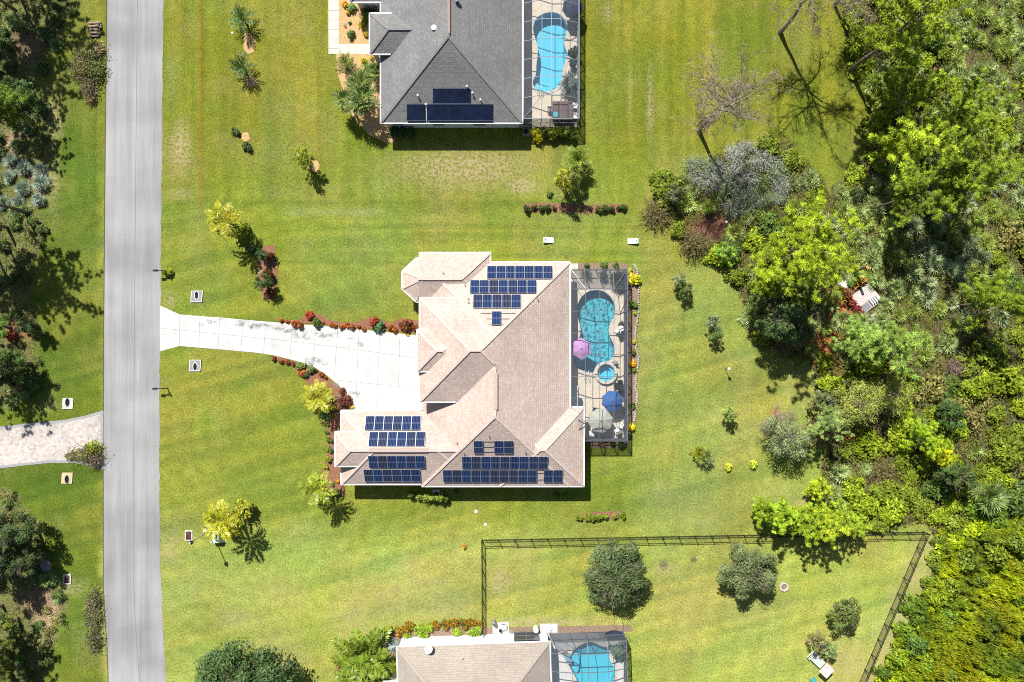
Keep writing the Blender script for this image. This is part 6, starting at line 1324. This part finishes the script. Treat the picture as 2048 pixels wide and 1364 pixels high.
for x, y, mt, rz, l in ((394, 593, 'paleconc', 0, 'grey concrete culvert end above the driveway'), (391, 731, 'paleconc', math.pi, 'grey concrete culvert end below the driveway'), (136, 807, 'stone', 0, 'weathered concrete culvert end above the paver driveway'), (135, 956, 'sandconc', math.pi, 'sand-coloured concrete culvert end below the paver driveway')):
    p = P(x, y); o = thing('culvert_end', l, 'culvert end', (p.x, p.y, 0), rz, 'concrete culvert ends'); mb = MB(); A = [(-.66, -.62), (.58, -.62), (.68, .62), (-.56, .62)]; ell = [(.22 * math.cos(t), .14 + .44 * math.sin(t)) for t in [k * math.pi / 10 for k in range(20)]]
    mb.tess([A, ell], .10)
    for i in range(4): a, b = A[i], A[(i + 1) % 4]; mb.poly([(*a, 0), (*b, 0), (*b, .10), (*a, .10)])
    mb.build('slab', M[mt] if y > 750 else plain('grey_slab', (.27, .27, .28), .9), o); mb = MB(); mb.tess([[(q[0] * 1.0, q[1]) for q in ell]], .03); mb.build('opening', M['black'], o)
    mb = MB()
    for i in range(20):
        a, b = ell[i], ell[(i + 1) % 20]; s1 = lambda q: (q[0] * 1.25, (q[1] - .18) * 1.15 + .18); mb.poly([(*a, .125), (*b, .125), (*s1(b), .12), (*s1(a), .12)]); mb.poly([(*a, .03), (*b, .03), (*b, .125), (*a, .125)])
    if y < 750:
        for i in range(4): a, b = Vector(A[i]), Vector(A[(i + 1) % 4]); mb.bar((*a, .10), (*b, .10), .06, .05)
    mb.build('pipe_rim', M['white'] if y < 750 else M['slate'], o)
def rock(label, px_, py_, r, mat, seed, hz=.6, name='boulder', cat='boulder'):
    rng = np.random.RandomState(seed); mb = MB(); n = 10; prof = [(r, 0), (r * 1.05, r * hz * .5), (r * .7, r * hz * .9), (0, r * hz)]; j = rng.uniform(.8, 1.15, (4, n)); R_ = [[Vector((a * j[i][k] * math.cos(k * .628), a * j[i][k] * 1.2 * math.sin(k * .628), z * (1 + .1 * j[i][k]))) for k in range(n)] for i, (a, z) in enumerate(prof)]
    for A, B in zip(R_, R_[1:]):
        for k in range(n): mb.poly([A[k], A[(k + 1) % n], B[(k + 1) % n], B[k]])
    p = P(px_, py_); tag(mb.build(name, M[mat], None, p), label, cat)
rock('flat grey boulder at the edge of the dark oaks', 93, 1131, .62, 'greystone', 3, .5)
rock('pale flat rock below the wooden deck', 1750, 637, .5, 'stone', 4, .4)
# valve covers and little lawn markers
for x, y, r, mt, l in ((465, 66, .13, 'white', 'small white round cover on the lawn beside the upper dark palm'), (952, 1023, .22, 'stone', 'pale round cover on the lawn below the house, upper of two'), (971, 1049, .20, 'paleconc', 'pale round cover on the lawn below the house, lower of two')):
    p = P(x, y); o = thing('valve_cover', l, 'valve cover', p); mb = MB(); mb.lathe([(r, 0), (r, .05), (r * .8, .07), (0, .075)], 16); mb.build('lid', M[mt], o); mb = MB(); mb.lathe([(r * 1.15, 0), (r * 1.15, .03), (r, .035)], 16); mb.build('rim', M['slate'], o)
p = P(1450, 737); o = thing('garden_lamp', 'white-topped lamp post alone on the back lawn', 'garden lamp', p); mb = MB(); mb.tube([(0, 0, 0), (0, 0, 1.35)], .03, 6); mb.build('post', M['black'], o); mb = MB(); mb.lathe([(.10, 1.3), (.17, 1.42), (.17, 1.55), (.08, 1.66), (0, 1.68)], 12); mb.build('lamp_shade', M['white'], o)
p = P(1448, 447); o = thing('garden_lamp', 'small pale lamp on the red mulch inside the grey thicket', 'garden lamp', p); mb = MB(); mb.tube([(0, 0, 0), (0, 0, .8)], .03, 6); mb.build('post', M['black'], o); mb = MB(); mb.lathe([(.12, .78), (.16, .88), (.08, 1.0), (0, 1.02)], 12); mb.build('lamp_shade', M['cap'], o)
p = P(1567, 1173); o = thing('fire_ring', 'round stone fire ring on the fenced lawn beside the oak', 'fire ring', p); mb = MB()
for k in range(16): a = k * math.pi / 8; mb.box((.42 * math.cos(a), .42 * math.sin(a), .12), (.15, .155, .24), a)
mb.build('stone_ring', M['stone'], o); mb = MB(); mb.lathe([(.36, .0), (.36, .05), (0, .05)], 16); mb.build('ash_bed', M['brownmulch'], o)
# stone edging down the pool side bed
E_ = [(1268, 530), (1274, 540), (1277, 560), (1277, 585), (1276, 610), (1275, 635), (1272, 655), (1270, 675), (1272, 695), (1276, 715), (1275, 735), (1272, 755), (1270, 775), (1274, 790), (1273, 805), (1270, 825), (1268, 845)]
k = 0; o = thing('stone_edging', 'winding pale stone edging along the bed outside the pool cage', 'stone edging'); mb = MB(); rs = random.Random(8)
for a, b in zip(E_, E_[1:]):
    for i in range(5): t = i / 5; p = P(a[0] + (b[0] - a[0]) * t + rs.gauss(0, .5), a[1] + (b[1] - a[1]) * t); mb.lathe([(.13, 0), (.15, .08), (.09, .15), (0, .17)], 6, p)
mb.build('stones', M['edgestone'], o)['kind'] = 'stuff'
# wooden deck in the woods with ladder, mat, snag
cpt = P(1727, 600); an = math.atan2(-(602 - 568), 1757 - 1731)
o = thing('wooden_deck', 'weathered plank deck in the woods beside red shrubs', 'deck', (cpt.x, cpt.y, 0), an); mb = MB()
for k in range(12): mb.box((0, -1.5 + k * .27, .22), (2.5, .25, .05))
mb.build('planks', M['wood'], o); mb = MB()
for yy in (-1.6, 0, 1.6): mb.box((0, yy, .10), (2.5, .12, .20))
mb.build('joists', M['woodbrown'], o)
p = P(1730, 614); o = thing('floor_mat', 'grey square mat lying on the weathered deck', 'mat', (p.x, p.y, .25), an); mb = MB(); mb.box((0, 0, .012), (.85, .95, .024)); mb.build('mat', M['slate'], o)
for k in range(4): p = P(1738 + k * 4.2, 604 - k * 2.6); mb = MB(); mb.box((0, 0, .14), (.16, .7, .28), an + 1.57); tag(mb.build('slatted_stool', M['cap'], None, (p.x, p.y, .25)), f'{ORD[k]} narrow pale slat bench on the weathered deck from the mat', 'bench', 'pale slat benches on the deck')
p = P(1719, 566, .6); o = thing('ladder', 'orange ladder frame leaning at the top of the weathered deck', 'ladder', (p.x, p.y, 0), math.atan2(18, 20))
for sx in (-1, 1): mb = MB(); mb.bar((-.75, sx * .2, .3), (.75, sx * .2, 1.0), .06); mb.build('rail', M['orange'], o)
for k in range(4): mb = MB(); t = k / 3; mb.bar((-.65 + 1.3 * t, -.2, .35 + .6 * t), (-.65 + 1.3 * t, .2, .35 + .6 * t), .05); mb.build('rung', M['orange'], o)
for k, xx in enumerate((-.6, .6)): mb = MB(); mb.bar((xx, 0, 0), (xx, 0, .3 + .46 * (xx + .75)), .05); mb.build('leg', M['orange'], o)
p = P(1702, 541); o = thing('tree_snag', 'cut grey trunk with a fresh orange top above the stone pad', 'tree snag', p); mb = MB(); mb.tube([(0, 0, 0), (.02, 0, 1.8), (.0, .02, 3.6)], [.24, .19, .16], 9); mb.build('trunk', M['bark'], o); mb = MB(); mb.lathe([(.165, 3.58), (.165, 3.63), (0, 3.64)], 9); mb.build('cut_top', M['orange'], o)
# wooden lounger and teal seat in the fenced lawn
p = P(1636, 1322, .4); o = thing('wooden_swing', 'weathered wooden lounger swing with a slatted canopy in the fenced lawn', 'garden swing', (p.x, p.y, 0), -.75); mb = MB()
for k in range(8): mb.box((-.75 + k * .2, 0, .42), (.17, .95, .04))
mb.build('seat', M['pale'], o); mb = MB(); mb.box((.75, -.1, 1.5), (1.15, 1.3, .06)); mb.build('canopy', M['wood'], o); mb = MB()
for k in range(5): mb.box((-1.05, -.36 + k * .18, .6), (.5, .05, .04))
mb.box((-1.3, 0, .62), (.06, .95, .06)); mb.build('backrest', M['cap'], o)
for sx in (-.9, 1.2):
    for sy in (-.55, .45): mb = MB(); mb.bar((sx, sy, 0), (sx, sy, 1.5 if sx > 0 else .6), .08); mb.build('post', M['wood'], o)
chair('teal and white garden chair below the wooden lounger', 1627, 1362, .4, M['teal'], z=0, name='garden_chair')
# logs and brush piles
p0 = P(190, 62); rs = random.Random(5)
for k in range(12):
    if k < 8: c = (192 + rs.uniform(-3, 3), 47 + k * 3.7, .14); L_ = rs.uniform(.9, 1.25)
    else: c = (192 + rs.uniform(-2, 2), 49 + (k - 8) * 6.5, .38); L_ = rs.uniform(.9, 1.2)
    p = P(c[0], c[1]); r_ = rs.uniform(.10, .14); a = rs.uniform(-.12, .12); o = thing('log', f'{ORD[k]} cut log from the top of the roadside log stack', 'log', (p.x, p.y, c[2]), a, 'cut logs stacked by the road')
    mb = MB(); mb.tube([(-L_ / 2, 0, 0), (L_ / 2, 0, 0)], r_, 9, False); mb.build('bark', M['log'], o); mb = MB()
    for sx in (-1, 1): mb.poly([(sx * L_ / 2, r_ * math.cos(t), r_ * math.sin(t)) for t in [i * 2 * math.pi / 9 for i in range(9)]])
    mb.build('cut_end', M['stone'], o)
def pile(label, parts, seed):
    c = P(parts[0][0], parts[0][1]); o = thing('brush_pile', label, 'brush pile', (c.x, c.y, 0)); rng = np.random.RandomState(seed); Vt = []; Ct = []; nt2 = 0; Vl = []; Cl = []; nl = 0
    for x, y, rx, ry, h, col, tw, lf in parts:
        q = P(x, y) - c; n = tw; C = np.stack([q.x + rng.normal(size=n) * rx / S * .5, q.y + rng.normal(size=n) * ry / S * .5, h * rng.rand(n)], -1); T_ = rng.normal(size=(n, 3)) * [1, 1, .25]; l = rng.uniform(.25, .8, n)
        Vt.append(quads(C, rng.normal(size=(n, 3)) + [0, 0, 1], l, .045, rng, T_)); Ct.append(np.repeat(rng.uniform(.5, 1.3, n)[:, None] * np.array([.24, .185, .14]), 4, 0)); nt2 += n
        n = int(lf * 2.2); C = np.stack([q.x + rng.normal(size=n) * rx / S * .55, q.y + rng.normal(size=n) * ry / S * .55, h * rng.rand(n) ** .6], -1); C[:, 2] *= np.exp(-((C[:, 0] - q.x) * S / rx) ** 2 * .8 - ((C[:, 1] - q.y) * S / ry) ** 2 * .8); C[:, 2] += .04
        Vl.append(quads(C, rng.normal(size=(n, 3)) + [0, 0, .8], .11 * rng.uniform(.5, 1.3, n), .45, rng)); Cl.append(tint(rng, n, .4, .12) * np.array(col) * 1.5); nl += n
    V = np.concatenate(Vt); V[:, 2] = np.maximum(V[:, 2], .02); add('branches', npmesh('branches', V, qf(nt2), np.concatenate(Ct), M['leaf']), o, color=(1, 1, 1))
    V = np.concatenate(Vl); V[:, 2] = np.maximum(V[:, 2], .02); add('cut_leaves', npmesh('cut_leaves', V, qf(nl), np.concatenate(Cl), M['leaf']), o, color=(1, 1, 1))
pile('long heap of cut branches below the log stack at the road edge', [(180, 110, 26, 20, 1., (.17, .19, .05), 130, 700), (200, 100, 12, 12, .6, (.32, .24, .14), 40, 150), (175, 140, 28, 24, 1.1, (.16, .15, .05), 200, 800), (195, 145, 16, 22, 1., (.12, .16, .04), 60, 500), (182, 175, 16, 20, .9, (.18, .15, .07), 120, 400), (185, 200, 9, 12, .6, (.17, .13, .06), 60, 200)], 1)
pile('heap of cut branches spilling over the paver driveway', [(178, 908, 26, 16, .9, (.20, .20, .06), 160, 600), (190, 895, 14, 12, .9, (.24, .28, .03), 40, 350), (195, 920, 12, 16, .8, (.15, .12, .08), 140, 120), (148, 912, 14, 8, .4, (.2, .22, .05), 50, 200)], 2)
pile('narrow heap of cut branches at the lower road edge', [(192, 1200, 12, 22, .6, (.16, .17, .06), 130, 300), (194, 1235, 12, 24, .6, (.14, .17, .05), 130, 350), (192, 1280, 14, 22, .7, (.12, .13, .05), 120, 350), (178, 1225, 8, 24, .3, (.2, .22, .08), 60, 100)], 3)
pile('brown heap of felled branches in the olive scrub', [(1905, 738, 26, 16, 1., (.24, .16, .10), 380, 200), (1935, 725, 14, 14, .8, (.2, .15, .09), 80, 200)], 4)

# ------------------------------------------------------------------ black picket fence
def fence(label, a, b, h=1.25, step=1.85):
    A, B = P(*a), P(*b); L = (B - A).length; n = max(2, round(L / step)); d = (B - A) / n; u = d.normalized(); o = thing('picket_fence', label, 'fence', A, 0, 'runs of black picket fence')
    for i in range(n + 1): mb = MB(); q = d * i; mb.bar(q, q + Vector((0, 0, h + .12)), .075); mb.build('post', M['black'], o)
    for i in range(n):
        mb = MB(); q = d * i
        for z in (.15, h - .22, h): mb.bar(q + Vector((0, 0, z)), q + d + Vector((0, 0, z)), .035, .05)
        m_ = int(d.length / .125)
        for k in range(1, m_): w_ = q + d * (k / m_); mb.bar(w_ + Vector((0, 0, .05)), w_ + Vector((0, 0, h)), .018)
        mb.build('picket_panel', M['black'], o)
fence('long black picket fence run between the two lawns', (964, 1079), (1846, 1063)); fence('slanting black picket fence run along the scrub', (1846, 1063), (1690, 1430)); fence('short black picket fence run ending at the beige house', (964, 1079), (965, 1262))
